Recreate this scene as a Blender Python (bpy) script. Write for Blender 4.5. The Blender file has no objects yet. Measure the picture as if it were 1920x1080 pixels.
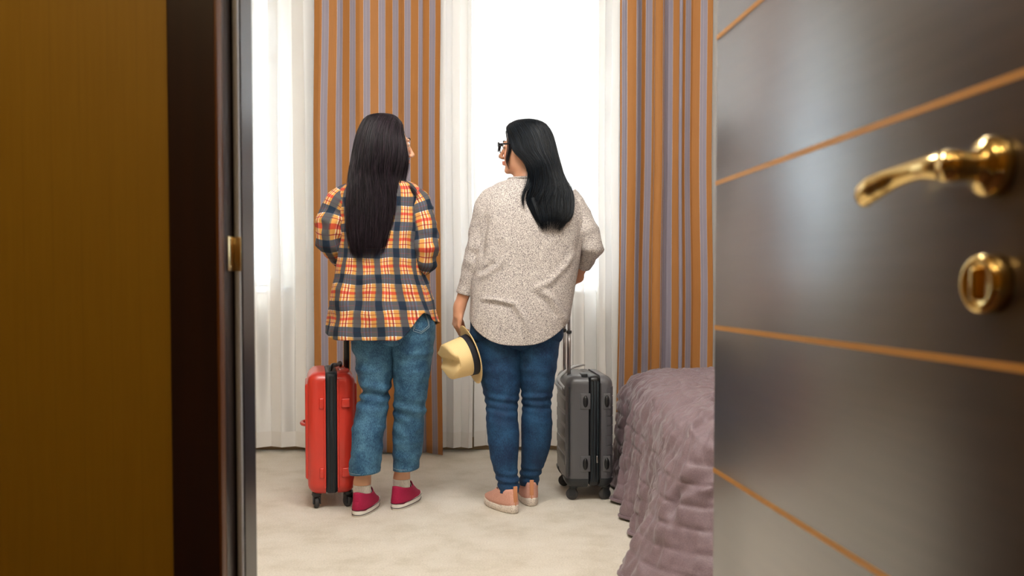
import bpy, bmesh, math, random
import numpy as np
from mathutils import Vector, Matrix
PI = math.pi
R = math.radians
C = bpy.context.scene.collection
rng = np.random.default_rng(7)
random.seed(7)
S = bpy.context.scene

# ---------------------------------------------------------------- camera, world, lights, exposure
F = 1640.0; PCX, PCY = 960.0, 595.0; PITCH = R(1.9); EYE = 0.92
cd = bpy.data.cameras.new('camera'); cam = bpy.data.objects.new('camera', cd); C.objects.link(cam)
cam.location = (0, 0, EYE); cam.rotation_euler = (PI/2 - PITCH, 0, 0)
cd.sensor_width = 36; cd.lens = 36*F/1920; cd.shift_y = (PCY-540)/1920
cd.dof.use_dof = True; cd.dof.focus_distance = 3.6; cd.dof.aperture_fstop = 4.2
cd.clip_start = .02
S.camera = cam
vs = S.view_settings
vs.view_transform = 'Standard'; vs.look = 'None'; vs.gamma = 1; vs.use_curve_mapping = False
vs.exposure = 0.22

w = bpy.data.worlds.new('world'); S.world = w; w.use_nodes = True
bg = w.node_tree.nodes['Background']
bg.inputs[0].default_value = (0.72, 0.87, 1.0, 1); bg.inputs[1].default_value = 11.0

def lamp(name, kind, loc, energy, color, size=.1, rot=(0,0,0), **kw):
    l = bpy.data.lights.new(name, kind); l.energy = energy; l.color = color
    if kind == 'AREA': l.size = size
    elif kind in ('POINT', 'SPOT'): l.shadow_soft_size = size
    for k, v in kw.items(): setattr(l, k, v)
    o = bpy.data.objects.new(name, l); o.location = loc; o.rotation_euler = rot; C.objects.link(o)
    return o
lamp('room_fill', 'POINT', (-.45, 2.2, 2.5), 58, (1, .98, .95), .22)  # unseen fill, added to brighten the women's backs
lamp('room_fill', 'POINT', (.50, 2.2, 2.5), 38, (1, .98, .95), .22)  # second added fill, on the bed side
lamp('corridor_light', 'POINT', (-.80, .30, 2.3), 16, (1, .78, .46), .05)
lamp('corridor_light', 'POINT', (.15, -.25, 2.35), 7, (1, .78, .46), .05)
lamp('sun', 'SUN', (0, 12, 9), 8.0, (1, .96, .90), 0, (R(-38), 0, R(6)), angle=R(6))
for cx in (-1.72, .15, 2.02):       # portals: guide daylight sampling through the window openings
    l = lamp('window_portal', 'AREA', (cx, 5.06, 1.85), 1, (1, 1, 1), 1.0, (-PI/2, 0, 0), shape='RECTANGLE')
    l.data.size = .95; l.data.size_y = 2.1; l.data.cycles.is_portal = True

# ---------------------------------------------------------------- helpers
def W(px, py, Y):
    u, v = px-PCX, py-PCY
    c, s = math.cos(PITCH), math.sin(PITCH)
    d = np.array([u, F*c - v*s, -F*s - v*c])
    t = Y/d[1]
    return np.array([d[0]*t, Y, EYE + d[2]*t])

def vn(P, seed=0):
    """vectorised value noise in -1..1"""
    P = np.asarray(P, float); i = np.floor(P).astype(np.int64); f = P-i; f = f*f*(3-2*f)
    def h(a, b, c):
        n = (a*374761393 + b*668265263 + c*2147483647 + seed*1274126177) & 0xffffffff
        n = ((n ^ (n >> 13))*1274126177) & 0xffffffff
        n = ((n ^ (n >> 16))*2246822519) & 0xffffffff
        return ((n ^ (n >> 15)) & 0xffff)/32767.5-1
    r = 0
    for dx in (0, 1):
        for dy in (0, 1):
            for dz in (0, 1):
                wgt = (f[..., 0] if dx else 1-f[..., 0])*(f[..., 1] if dy else 1-f[..., 1])*(f[..., 2] if dz else 1-f[..., 2])
                r = r + wgt*h(i[..., 0]+dx, i[..., 1]+dy, i[..., 2]+dz)
    return r

def interp(x, xs, ys):
    """Catmull-Rom style interpolation, monotone xs"""
    xs = np.asarray(xs, float); ys = np.asarray(ys, float)
    if xs[0] > xs[-1]: xs, ys = xs[::-1], ys[::-1]
    m = np.gradient(ys, xs) if len(xs) > 2 else np.full(len(xs), (ys[-1]-ys[0])/(xs[-1]-xs[0]))
    x = np.clip(x, xs[0], xs[-1]); k = np.clip(np.searchsorted(xs, x, side='right')-1, 0, len(xs)-2)
    h = xs[k+1]-xs[k]; t = (x-xs[k])/h
    return ((2*t**3-3*t**2+1)*ys[k] + (t**3-2*t**2+t)*h*m[k] + (-2*t**3+3*t**2)*ys[k+1] + (t**3-t**2)*h*m[k+1])

def link(name, me, parent=None):
    o = bpy.data.objects.new(name, me); C.objects.link(o)
    if parent is not None: o.parent = parent
    return o
def tag(o, label=None, cat=None, group=None, kind=None):
    if label: o['label'] = label
    if cat: o['category'] = cat
    if group: o['group'] = group
    if kind: o['kind'] = kind
    return o
def empty(name, loc=(0, 0, 0), rz=0):
    o = bpy.data.objects.new(name, None); C.objects.link(o); o.location = loc; o.rotation_euler = (0, 0, rz)
    o.empty_display_size = .1
    return o
def mesh(name, V, Fc, mat, parent=None, smooth=True, uv=None, world=False):
    """V in parent's local space; world=True: V in world space and parent may sit anywhere"""
    V = np.asarray(V, float).reshape(-1, 3)
    if world and parent is not None:
        M = np.array(wm(parent).inverted()); V = V@M[:3, :3].T + M[:3, 3]
    me = bpy.data.meshes.new(name); me.from_pydata(V.tolist(), [], Fc if isinstance(Fc, list) else Fc.tolist())
    me.materials.append(mat)
    if uv is not None:
        uvl = me.uv_layers.new(name='UVMap'); idx = np.empty(len(me.loops), dtype=np.int32); me.loops.foreach_get('vertex_index', idx)
        uvl.data.foreach_set('uv', np.asarray(uv, np.float32).reshape(-1, 2)[idx].ravel())
    if smooth: me.polygons.foreach_set('use_smooth', [True]*len(me.polygons))
    me.update()
    return link(name, me, parent)
def wm(o):
    M = Matrix.LocRotScale(o.location, o.rotation_euler, o.scale)
    return wm(o.parent)@M if o.parent else M
def grid_faces(nr, nc, off=0, flip=False):
    a = np.arange(nr-1)[:, None]*nc+np.arange(nc-1)[None, :]+off
    q = np.stack([a, a+1, a+nc+1, a+nc], -1).reshape(-1, 4)
    return q[:, ::-1] if flip else q
def join(parts):
    """parts: list of (V, F, uv or None)"""
    Vs, Fs, Us, o = [], [], [], 0
    for p in parts:
        V = np.asarray(p[0], float).reshape(-1, 3); Vs.append(V)
        Fs += [[int(i)+o for i in f] for f in p[1]]
        Us.append(np.zeros((len(V), 2)) if len(p) < 3 or p[2] is None else np.asarray(p[2]).reshape(-1, 2)); o += len(V)
    return np.vstack(Vs), Fs, np.vstack(Us)
def mod_solid(o, t, offset=-1):
    m = o.modifiers.new('s', 'SOLIDIFY'); m.thickness = t; m.offset = offset; return o
def bm_obj(name, bm, mat, parent=None, smooth=False):
    me = bpy.data.meshes.new(name); bm.normal_update(); bm.to_mesh(me); bm.free(); me.materials.append(mat)
    if smooth:
        me.polygons.foreach_set('use_smooth', [True]*len(me.polygons))
        try: me.set_sharp_from_angle(angle=R(40))
        except Exception: pass
    return link(name, me, parent)
def add_box(bm, lo, hi, bev=0, seg=2):
    r = bmesh.ops.create_cube(bm, size=1)
    vs_ = r['verts']
    for v in vs_:
        v.co = Vector(((lo[i]+hi[i])/2 + v.co[i]*(hi[i]-lo[i]) for i in range(3)))
    if bev:
        es = list({e for v in vs_ for e in v.link_edges})
        bmesh.ops.bevel(bm, geom=es, offset=bev, segments=seg, profile=.5, affect='EDGES', clamp_overlap=True)
def box(name, lo, hi, mat, parent=None, bev=0, seg=2, smooth=None):
    bm = bmesh.new(); add_box(bm, lo, hi, bev, seg)
    return bm_obj(name, bm, mat, parent, smooth=bool(bev) if smooth is None else smooth)
def path_frames(P, up=(0, -1, 0)):
    P = np.asarray(P, float); T = np.gradient(P, axis=0); T /= np.linalg.norm(T, axis=1)[:, None]+1e-12
    n = np.cross(np.cross(T[0], up), T[0]); n /= np.linalg.norm(n)+1e-12
    N = [n]
    for i in range(1, len(P)):
        n = N[-1]-T[i]*np.dot(N[-1], T[i]); N.append(n/(np.linalg.norm(n)+1e-12))
    N = np.array(N); return T, N, np.cross(T, N)
def resample(keys, n):
    keys = np.asarray(keys, float); d = np.r_[0, np.cumsum(np.linalg.norm(np.diff(keys[:, :3], axis=0), axis=1)+1e-9)]
    s = np.linspace(0, d[-1], n); return np.stack([interp(s, d, keys[:, k]) for k in range(keys.shape[1])], 1), s
def tube(keys, n=24, m=12, caps=True, up=(0, -1, 0), disp=None, flat=1.0):
    """keys: x,y,z,r ; returns V,F,uv. angle 0 = seam, on the side away from `up`"""
    K, s = resample(keys, n); T, N, B = path_frames(K[:, :3], up)
    th = np.linspace(PI, 3*PI, m+1)
    r = K[:, 3][:, None]*np.ones(m+1)[None]
    D = N[:, None, :]*np.cos(th)[None, :, None]*flat + B[:, None, :]*np.sin(th)[None, :, None]
    V = K[:, None, :3] + D*r[..., None]
    if disp is not None: V = V + D*disp(V, s[:, None]*np.ones_like(r), th[None]*np.ones_like(r))[..., None]
    V[:, -1] = V[:, 0]
    rm = K[:, 3].mean()
    uv = np.stack([th[None]*np.ones((n, 1))*rm, s[:, None]*np.ones((1, m+1))], -1)
    Fc = grid_faces(n, m+1, flip=False).tolist()
    V = V.reshape(-1, 3); uv = uv.reshape(-1, 2)
    if caps:
        a = len(V); V = np.vstack([V, K[0, :3], K[-1, :3]]); uv = np.vstack([uv, uv[0], uv[-1]])
        for j in range(m): Fc.append([a, j+1, j]); Fc.append([a+1, (n-1)*(m+1)+j, (n-1)*(m+1)+j+1])
    return V, Fc, uv
def tube_obj(name, keys, mat, parent=None, n=24, m=12, world=False, **k):
    V, Fc, uv = tube(keys, n, m, **k); return mesh(name, V, Fc, mat, parent, True, uv, world)
def lathe(prof, m=32, axis='z'):
    prof = np.asarray(prof, float); th = np.linspace(0, 2*PI, m, endpoint=False)
    V = np.stack([prof[:, 0][:, None]*np.cos(th), prof[:, 0][:, None]*np.sin(th), prof[:, 1][:, None]*np.ones(m)], -1)
    if axis == 'x': V = V[..., [2, 0, 1]]
    if axis == 'y': V = V[..., [1, 2, 0]]
    n = len(prof); Fc = []
    for i in range(n-1):
        for j in range(m): Fc.append([i*m+j, i*m+(j+1) % m, (i+1)*m+(j+1) % m, (i+1)*m+j])
    return V.reshape(-1, 3), Fc

# ---------------------------------------------------------------- materials
def mat(name, col, rough=.6, metal=0, **kw):
    m = bpy.data.materials.new(name); m.use_nodes = True; b = m.node_tree.nodes['Principled BSDF']
    b.inputs['Base Color'].default_value = (*col, 1); b.inputs['Roughness'].default_value = rough; b.inputs['Metallic'].default_value = metal
    for k, v in kw.items(): b.inputs[k.replace('_', ' ')].default_value = v
    return m
def sr(r, g, b):
    f = lambda c: (c/255/12.92) if c/255 <= .04045 else ((c/255+.055)/1.055)**2.4
    return (f(r), f(g), f(b))
class NT:
    def __init__(s, m): s.t = m.node_tree; s.b = s.t.nodes['Principled BSDF']
    def n(s, typ, ins=None, **kw):
        x = s.t.nodes.new(typ)
        for k, v in kw.items(): setattr(x, k, v)
        for k, v in (ins or {}).items():
            if hasattr(v, 'is_linked') or isinstance(v, bpy.types.NodeSocket): s.t.links.new(v, x.inputs[k])
            else: x.inputs[k].default_value = v
        return x
    def l(s, a, b): s.t.links.new(a, b)
    def ramp(s, fac, stops, interp_='LINEAR'):
        x = s.t.nodes.new('ShaderNodeValToRGB'); cr = x.color_ramp; cr.interpolation = interp_
        while len(cr.elements) > 1: cr.elements.remove(cr.elements[-1])
        cr.elements[0].position = stops[0][0]; cr.elements[0].color = (*stops[0][1], 1)
        for p, c in stops[1:]:
            e = cr.elements.new(p); e.color = (*c, 1)
        s.l(fac, x.inputs[0]); return x.outputs[0]
    def bump(s, h, strength=.3, dist=.002):
        x = s.n('ShaderNodeBump', {'Height': h, 'Strength': strength, 'Distance': dist}); s.l(x.outputs[0], s.b.inputs['Normal'])
def noisy(name, c1, c2, scale, rough=.8, detail=4, stretch=(1, 1, 1), bump=.2, bdist=.002, coord='Object', lo=.35, hi=.65, **kw):
    m = mat(name, c1, rough, **kw); t = NT(m)
    tc = t.n('ShaderNodeTexCoord'); mp = t.n('ShaderNodeMapping', {'Vector': tc.outputs[coord]}); mp.inputs['Scale'].default_value = stretch
    nz = t.n('ShaderNodeTexNoise', {'Vector': mp.outputs[0], 'Scale': scale, 'Detail': detail})
    t.l(t.ramp(nz.outputs[0], [(lo, c1), (hi, c2)]), t.b.inputs['Base Color'])
    if bump: t.bump(nz.outputs[0], bump, bdist)
    return m

M = {}
# corridor wallpaper: ochre, faint vertical bands
M['paper'] = mat('ochre_wallpaper', sr(150, 105, 20), .55); t = NT(M['paper'])
tc = t.n('ShaderNodeTexCoord'); sx = t.n('ShaderNodeSeparateXYZ', {0: tc.outputs['Object']})
fr = t.n('ShaderNodeMath', {0: sx.outputs[0], 1: 20.5}, operation='MULTIPLY'); fr = t.n('ShaderNodeMath', {0: fr.outputs[0]}, operation='FRACT')
ln = t.ramp(fr.outputs[0], [(0, (.6,)*3), (.04, (1,)*3), (.5, (.98,)*3), (.96, (1,)*3), (1, (.6,)*3)])
mp = t.n('ShaderNodeMapping', {'Vector': tc.outputs['Object']}); mp.inputs['Scale'].default_value = (1, 1, .05)
nz = t.n('ShaderNodeTexNoise', {'Vector': mp.outputs[0], 'Scale': 120.0, 'Detail': 2})
cr = t.ramp(nz.outputs[0], [(.3, sr(161, 120, 14)), (.7, sr(166, 125, 20))])
mx = t.n('ShaderNodeMixRGB', {1: cr, 2: ln, 0: .22}, blend_type='MULTIPLY'); t.l(mx.outputs[0], t.b.inputs['Base Color'])
M['casing'] = noisy('dark_wood_casing', sr(40, 19, 17), sr(48, 23, 18), 30, .38, stretch=(1, 1, .06), bump=.08)
M['casing_edge'] = noisy('warm_wood_edge', sr(120, 70, 25), sr(100, 56, 20), 30, .4, stretch=(1, 1, .06), bump=0)
M['jamb'] = noisy('navy_black_jamb', sr(30, 22, 26), sr(40, 28, 30), 30, .25, stretch=(1, 1, .06), bump=.05)
M['seal'] = mat('grey_rubber_seal', sr(228, 231, 240), .3)
M['brass'] = mat('polished_brass', (.84, .60, .24), .14, 1)
M['brass_rough'] = mat('brass_strike', (.83, .66, .36), .28, 1)
M['door'] = noisy('dark_door_veneer', sr(50, 42, 42), sr(58, 48, 46), 60, .36, stretch=(1, .06, 1.2), bump=0, Specular_IOR_Level=.8, Coat_Weight=1.0, Coat_Roughness=.27, Coat_IOR=2.2)
M['inlay'] = mat('gold_inlay', sr(214, 150, 60), .42, .2)
M['cream_wall'] = noisy('cream_plaster', sr(232, 225, 212), sr(236, 230, 219), 5, .85, bump=.05)
M['room_paper'] = noisy('tan_wallpaper', sr(150, 122, 84), sr(158, 130, 92), 60, .8, bump=0)
M['ceiling'] = mat('white_ceiling', sr(235, 232, 226), .9)
M['white_frame'] = mat('white_window_frame', sr(236, 238, 240), .4)
M['baseboard'] = mat('tan_baseboard', sr(170, 140, 100), .5)
M['corr_floor'] = noisy('corridor_carpet', sr(90, 60, 40), sr(70, 44, 30), 80, .95)
# glass
g = bpy.data.materials.new('window_glass'); g.use_nodes = True; nt = g.node_tree; nt.nodes.clear()
o_ = nt.nodes.new('ShaderNodeOutputMaterial'); a = nt.nodes.new('ShaderNodeBsdfTransparent'); b = nt.nodes.new('ShaderNodeBsdfGlossy'); b.inputs['Roughness'].default_value = .02
x = nt.nodes.new('ShaderNodeMixShader'); x.inputs[0].default_value = .05
nt.links.new(a.outputs[0], x.inputs[1]); nt.links.new(b.outputs[0], x.inputs[2]); nt.links.new(x.outputs[0], o_.inputs[0]); M['glass'] = g
# floor: pale beige, mottled
M['floor'] = mat('beige_carpet', sr(206, 192, 168), .75); t = NT(M['floor'])
tc = t.n('ShaderNodeTexCoord')
n1 = t.n('ShaderNodeTexNoise', {'Vector': tc.outputs['Object'], 'Scale': 5.0, 'Detail': 8, 'Roughness': .65})
n2 = t.n('ShaderNodeTexNoise', {'Vector': tc.outputs['Object'], 'Scale': 160.0, 'Detail': 3})
c1 = t.ramp(n1.outputs[0], [(.32, sr(208, 199, 182)), (.5, sr(222, 214, 200)), (.68, sr(229, 222, 210))])
c2 = t.ramp(n2.outputs[0], [(.3, (.84,)*3), (.7, (1,)*3)])
mx = t.n('ShaderNodeMixRGB', {0: 1.0, 1: c1, 2: c2}, blend_type='MULTIPLY'); t.l(mx.outputs[0], t.b.inputs['Base Color']); t.bump(n2.outputs[0], .4, .003)
# sheer voile
def sheer_mat(name, transp, col):
    g = bpy.data.materials.new(name); g.use_nodes = True; nt = g.node_tree; nt.nodes.clear()
    o_ = nt.nodes.new('ShaderNodeOutputMaterial'); tr = nt.nodes.new('ShaderNodeBsdfTransparent'); tl = nt.nodes.new('ShaderNodeBsdfTranslucent'); df = nt.nodes.new('ShaderNodeBsdfDiffuse')
    tl.inputs[0].default_value = (*col, 1); df.inputs[0].default_value = (*col, 1)
    m1 = nt.nodes.new('ShaderNodeMixShader'); m1.inputs[0].default_value = .93
    nt.links.new(tl.outputs[0], m1.inputs[1]); nt.links.new(df.outputs[0], m1.inputs[2])
    m2 = nt.nodes.new('ShaderNodeMixShader')
    lw = nt.nodes.new('ShaderNodeLayerWeight'); lw.inputs[0].default_value = .5
    mr = nt.nodes.new('ShaderNodeMapRange'); mr.inputs[2].default_value = .07; mr.inputs[3].default_value = transp; mr.inputs[4].default_value = .015; mr.interpolation_type = 'SMOOTHSTEP'
    nt.links.new(lw.outputs['Facing'], mr.inputs[0]); nt.links.new(mr.outputs[0], m2.inputs[0])
    nt.links.new(m1.outputs[0], m2.inputs[1]); nt.links.new(tr.outputs[0], m2.inputs[2]); nt.links.new(m2.outputs[0], o_.inputs[0])
    return g
M['sheer'] = sheer_mat('white_voile', .55, (.93, .925, .91))
M['sheer_hem'] = sheer_mat('white_voile_hem', .05, (.88, .86, .83))
# striped curtain (u = metres along the cloth)
def stripe_mat():
    m = mat('orange_lavender_stripe_cloth', sr(180, 115, 60), .65); t = NT(m)
    uv = t.n('ShaderNodeUVMap'); sx = t.n('ShaderNodeSeparateXYZ', {0: uv.outputs[0]})
    f = t.n('ShaderNodeMath', {0: sx.outputs[0], 1: 1/.085}, operation='MULTIPLY'); f = t.n('ShaderNodeMath', {0: f.outputs[0]}, operation='FRACT')
    c = t.ramp(f.outputs[0], [(0, sr(188, 126, 62)), (.54, sr(222, 212, 208)), (.56, sr(160, 152, 166)), (.72, sr(176, 168, 180)), (.76, sr(160, 152, 166)), (.985, sr(222, 212, 208))], 'CONSTANT')
    mp = t.n('ShaderNodeMapping', {'Vector': uv.outputs[0]}); mp.inputs['Scale'].default_value = (900, 8, 1)
    nz = t.n('ShaderNodeTexNoise', {'Vector': mp.outputs[0], 'Scale': 1.0, 'Detail': 2}); k = t.ramp(nz.outputs[0], [(.3, (.86,)*3), (.7, (1,)*3)])
    mx = t.n('ShaderNodeMixRGB', {0: 1.0, 1: c, 2: k}, blend_type='MULTIPLY')
    t.l(mx.outputs[0], t.b.inputs['Base Color']); t.b.inputs['Sheen Weight'].default_value = .15
    # a little daylight passes through the cloth
    tl = t.n('ShaderNodeBsdfTranslucent'); t.l(mx.outputs[0], tl.inputs[0])
    ms = t.n('ShaderNodeMixShader', {0: .12, 1: t.b.outputs[0], 2: tl.outputs[0]})
    t.l(ms.outputs[0], t.t.nodes['Material Output'].inputs[0]); return m
M['stripe'] = stripe_mat()
# plaid flannel
def plaid_mat():
    m = mat('plaid_flannel', (.5, .3, .1), .85); t = NT(m)
    uv = t.n('ShaderNodeUVMap')
    wn = t.n('ShaderNodeTexNoise', {'Vector': uv.outputs[0], 'Scale': 9.0, 'Detail': 1})
    wv = t.n('ShaderNodeVectorMath', {0: wn.outputs[1], 1: (.5, .5, .5)}, operation='SUBTRACT'); wv = t.n('ShaderNodeVectorMath', {0: wv.outputs[0], 'Scale': .02}, operation='SCALE')
    ad = t.n('ShaderNodeVectorMath', {0: uv.outputs[0], 1: wv.outputs[0]}, operation='ADD'); sx = t.n('ShaderNodeSeparateXYZ', {0: ad.outputs[0]})
    def fr(i, per):
        f = t.n('ShaderNodeMath', {0: sx.outputs[i], 1: 1/per}, operation='MULTIPLY'); return t.n('ShaderNodeMath', {0: f.outputs[0]}, operation='FRACT').outputs[0]
    navy, mus, wh, red, mar, gry = sr(6, 36, 60), sr(220, 158, 80), (1.1, 1.25, 1.7), sr(200, 40, 26), sr(116, 14, 32), sr(84, 92, 104)
    warp = t.ramp(fr(0, .080), [(0, navy), (.32, mus), (.43, wh), (.49, red), (.535, mus), (.575, wh), (.625, mus), (.655, mar), (.70, wh), (.755, mus), (.95, gry)], 'CONSTANT')
    wh2 = sr(248, 234, 216)
    weft = t.ramp(fr(1, .104), [(0, navy), (.17, mar), (.19, navy), (.36, mus), (.48, mar), (.505, mus), (.62, red), (.73, mus), (.84, mar), (.865, mus), (.97, wh2)], 'CONSTANT')
    mx = t.n('ShaderNodeMixRGB', {0: 1.0, 1: warp, 2: weft}, blend_type='MULTIPLY')
    hs = t.n('ShaderNodeGamma', {'Color': mx.outputs[0], 'Gamma': .5})
    K0, K1 = (0, 0, 0), (1, 1, 1)
    mk = t.n('ShaderNodeMixRGB', {0: 1.0, 1: t.ramp(fr(0, .080), [(0, K1), (.32, K0)], 'CONSTANT'), 2: t.ramp(fr(1, .104), [(0, K1), (.36, K0)], 'CONSTANT')}, blend_type='DIFFERENCE')
    mf = t.n('ShaderNodeMath', {0: mk.outputs[0], 1: .62}, operation='MULTIPLY')
    hs = t.n('ShaderNodeMixRGB', {0: mf.outputs[0], 1: hs.outputs[0], 2: (*sr(100, 90, 98), 1)})
    nz = t.n('ShaderNodeTexNoise', {'Vector': uv.outputs[0], 'Scale': 900.0, 'Detail': 1}); k = t.ramp(nz.outputs[0], [(.3, (.78,)*3), (.7, (1.0,)*3)])
    m2 = t.n('ShaderNodeMixRGB', {0: 1.0, 1: hs.outputs[0], 2: k}, blend_type='MULTIPLY')
    t.l(m2.outputs[0], t.b.inputs['Base Color']); t.bump(nz.outputs[0], .25, .001); return m
M['plaid'] = plaid_mat()
def denim(name, dark, light, rough=.8):
    m = mat(name, dark, rough); t = NT(m); tc = t.n('ShaderNodeTexCoord')
    n1 = t.n('ShaderNodeTexNoise', {'Vector': tc.outputs['Object'], 'Scale': 14.0, 'Detail': 5, 'Roughness': .6})
    mp = t.n('ShaderNodeMapping', {'Vector': tc.outputs['Object']}); mp.inputs['Scale'].default_value = (520, 520, 130)
    n2 = t.n('ShaderNodeTexNoise', {'Vector': mp.outputs[0], 'Scale': 1.0, 'Detail': 2})
    ml = t.n('ShaderNodeMath', {0: n1.outputs[0], 1: n2.outputs[0]}, operation='ADD')
    c = t.ramp(ml.outputs[0], [(.72, dark), (1.0, tuple((a+b)/2 for a, b in zip(dark, light))), (1.22, light)])
    hl = t.n('ShaderNodeMath', {0: ml.outputs[0], 1: .5}, operation='MULTIPLY')
    c2 = t.ramp(hl.outputs[0], [(.38, dark), (.50, tuple(a*.6+b*.4 for a, b in zip(dark, light))), (.62, light)])
    t.l(c2, t.b.inputs['Base Color']); t.bump(n2.outputs[0], .3, .001); return m
M['denim_mid'] = denim('mid_blue_denim', sr(6, 58, 94), sr(84, 132, 162))
M['denim_dark'] = denim('dark_blue_denim', sr(0, 34, 72), sr(32, 82, 122))
M['stitch'] = mat('pale_stitching', sr(140, 160, 170), .7)
M['knit'] = mat('heather_knit', sr(190, 176, 164), .9); t = NT(M['knit']); tc = t.n('ShaderNodeTexCoord')
n1 = t.n('ShaderNodeTexNoise', {'Vector': tc.outputs['Object'], 'Scale': 300.0, 'Detail': 3, 'Roughness': .7})
t.l(t.ramp(n1.outputs[0], [(.36, sr(104, 96, 99)), (.48, sr(170, 161, 158)), (.58, sr(222, 215, 208))]), t.b.inputs['Base Color']); t.bump(n1.outputs[0], .5, .002)
M['cuff_knit'] = M['knit']
def skin(name, col):
    m = mat(name, col, .5, Subsurface_Weight=.12, Subsurface_Scale=.02); t = NT(m)
    m.node_tree.nodes['Principled BSDF'].inputs['Subsurface Radius'].default_value = (1, .35, .2)
    at = t.n('ShaderNodeVertexColor', layer_name='tint'); mx = t.n('ShaderNodeMixRGB', {0: 1.0, 1: (*col, 1), 2: at.outputs[0]}, blend_type='MULTIPLY')
    t.l(mx.outputs[0], t.b.inputs['Base Color']); return m
M['skin1'] = skin('fair_skin', sr(222, 170, 138))
M['skin2'] = skin('warm_skin', sr(214, 158, 126))
def hair_mat(name, c1, c2, rough):
    m = mat(name, c1, rough, Specular_IOR_Level=.28); t = NT(m); uv = t.n('ShaderNodeUVMap')
    mp = t.n('ShaderNodeMapping', {'Vector': uv.outputs[0]}); mp.inputs['Scale'].default_value = (60, 2, 1)
    nz = t.n('ShaderNodeTexNoise', {'Vector': mp.outputs[0], 'Scale': 3.0, 'Detail': 3})
    t.l(t.ramp(nz.outputs[0], [(.40, c1), (.68, c2)]), t.b.inputs['Base Color']); return m
M['hair1'] = hair_mat('dark_brown_black_hair', sr(5, 4, 7), sr(60, 47, 56), .40)
M['hair2'] = hair_mat('blue_black_hair', sr(3, 5, 9), sr(24, 34, 44), .38)
M['eye'] = mat('eye_white', (.8, .8, .78), .2); M['iris'] = mat('brown_iris', (.06, .03, .015), .2); M['brow'] = mat('brow_hair', (.02, .015, .013), .7)
M['black_plastic'] = mat('black_plastic', sr(18, 20, 24), .32)
M['glasses'] = mat('black_acetate', sr(8, 14, 26), .2)
M['lens'] = M['glass']
M['sock'] = noisy('white_sock', sr(225, 218, 208), sr(205, 198, 188), 300, .95, stretch=(1, 1, .3))
M['canvas'] = noisy('magenta_canvas', sr(150, 8, 56), sr(172, 20, 72), 500, .85)
M['rubber_w'] = mat('white_rubber', sr(232, 226, 216), .5); M['rubber_b'] = mat('dark_rubber', sr(20, 22, 34), .6)
M['lace'] = mat('white_lace', sr(238, 232, 232), .8)
M['pink'] = noisy('dusty_pink_knit', sr(206, 150, 132), sr(218, 166, 148), 300, .85)
M['pink_tab'] = mat('tan_pull_tab', sr(208, 142, 100), .7)
M['speckle'] = mat('speckled_sole', sr(225, 212, 200), .8); t = NT(M['speckle']); tc = t.n('ShaderNodeTexCoord')
vz = t.n('ShaderNodeTexVoronoi', {'Vector': tc.outputs['Object'], 'Scale': 240.0}); t.l(t.ramp(vz.outputs[0], [(.22, sr(110, 90, 85)), (.3, sr(232, 220, 208))]), t.b.inputs['Base Color'])
M['red_shell'] = mat('red_hard_shell', sr(208, 56, 42), .34, Coat_Weight=.3, Coat_Roughness=.2)
M['zip'] = noisy('black_zip_tape', sr(12, 22, 28), sr(30, 44, 52), 60, .5, stretch=(6, 6, .2), bump=.3)
M['grey_shell'] = mat('graphite_hard_shell', sr(84, 84, 88), .38, Coat_Weight=.25, Coat_Roughness=.25)
M['dark_grey'] = mat('dark_grey_plastic', sr(34, 38, 42), .35)
M['alu'] = mat('aluminium_tube', (.42, .40, .40), .3, 1); M['pale_strap'] = mat('pale_grey_plastic', sr(205, 208, 210), .4)
M['tyre'] = mat('grey_wheel_rubber', sr(60, 58, 58), .6)
M['straw'] = mat('woven_straw', sr(238, 200, 130), .7); t = NT(M['straw']); uvn = t.n('ShaderNodeUVMap')
c_ = t.n('ShaderNodeTexChecker', {'Vector': uvn.outputs[0], 'Scale': 260.0}); c_.inputs[1].default_value = (*sr(246, 218, 162), 1); c_.inputs[2].default_value = (*sr(234, 200, 136), 1)
t.l(c_.outputs[0], t.b.inputs['Base Color']); t.bump(c_.outputs[1], .2, .001)
M['band'] = mat('navy_grosgrain', sr(28, 32, 46), .7)
M['quilt'] = noisy('mauve_quilt', sr(112, 92, 99), sr(130, 109, 115), 300, .55, bump=.1, Sheen_Weight=.3)
M['mattress'] = mat('mattress_fabric', sr(220, 214, 205), .9)
M['facade'] = noisy('pale_render_facade', sr(238, 238, 236), sr(230, 232, 232), 2, .9)
M['facade_glass'] = mat('facade_window_glass', sr(120, 140, 155), .15)
M['lamp_glass'] = mat('opal_glass', (.9, .88, .82), .4, Emission_Strength=3.0); M['lamp_glass'].node_tree.nodes['Principled BSDF'].inputs['Emission Color'].default_value = (1, .85, .65, 1)

# ---------------------------------------------------------------- room shell
WY0, WY1 = 1.49, 1.62      # doorway wall
BY0, BY1 = 4.98, 5.22      # window wall
XL, XR = -2.75, 2.95; ZC = 3.05
def struct(o): o['kind'] = 'structure'; return o
struct(box('floor', (XL, 1.55, -.06), (XR, 5.3, 0), M['floor']))
struct(box('floor_corridor', (-3, -1.4, -.06), (3, 1.55, -.002), M['corr_floor']))
struct(box('ceiling', (XL-.1, 1.49, ZC), (XR+.1, 5.3, ZC+.1), M['ceiling']))
struct(box('ceiling_corridor', (-3, -1.4, 2.6), (3, 1.49, 2.7), M['ceiling']))
struct(box('wall_left', (XL-.1, 1.62, 0), (XL, 5.0, ZC), M['room_paper']))
struct(box('wall_right', (XR, 1.62, 0), (XR+.1, 5.0, ZC), M['room_paper']))
struct(box('wall_corridor_left', (-3.1, -1.4, 0), (-3, 1.49, 2.6), M['paper']))
struct(box('wall_corridor_right', (3, -1.4, 0), (3.1, 1.49, 2.6), M['paper']))
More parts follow.
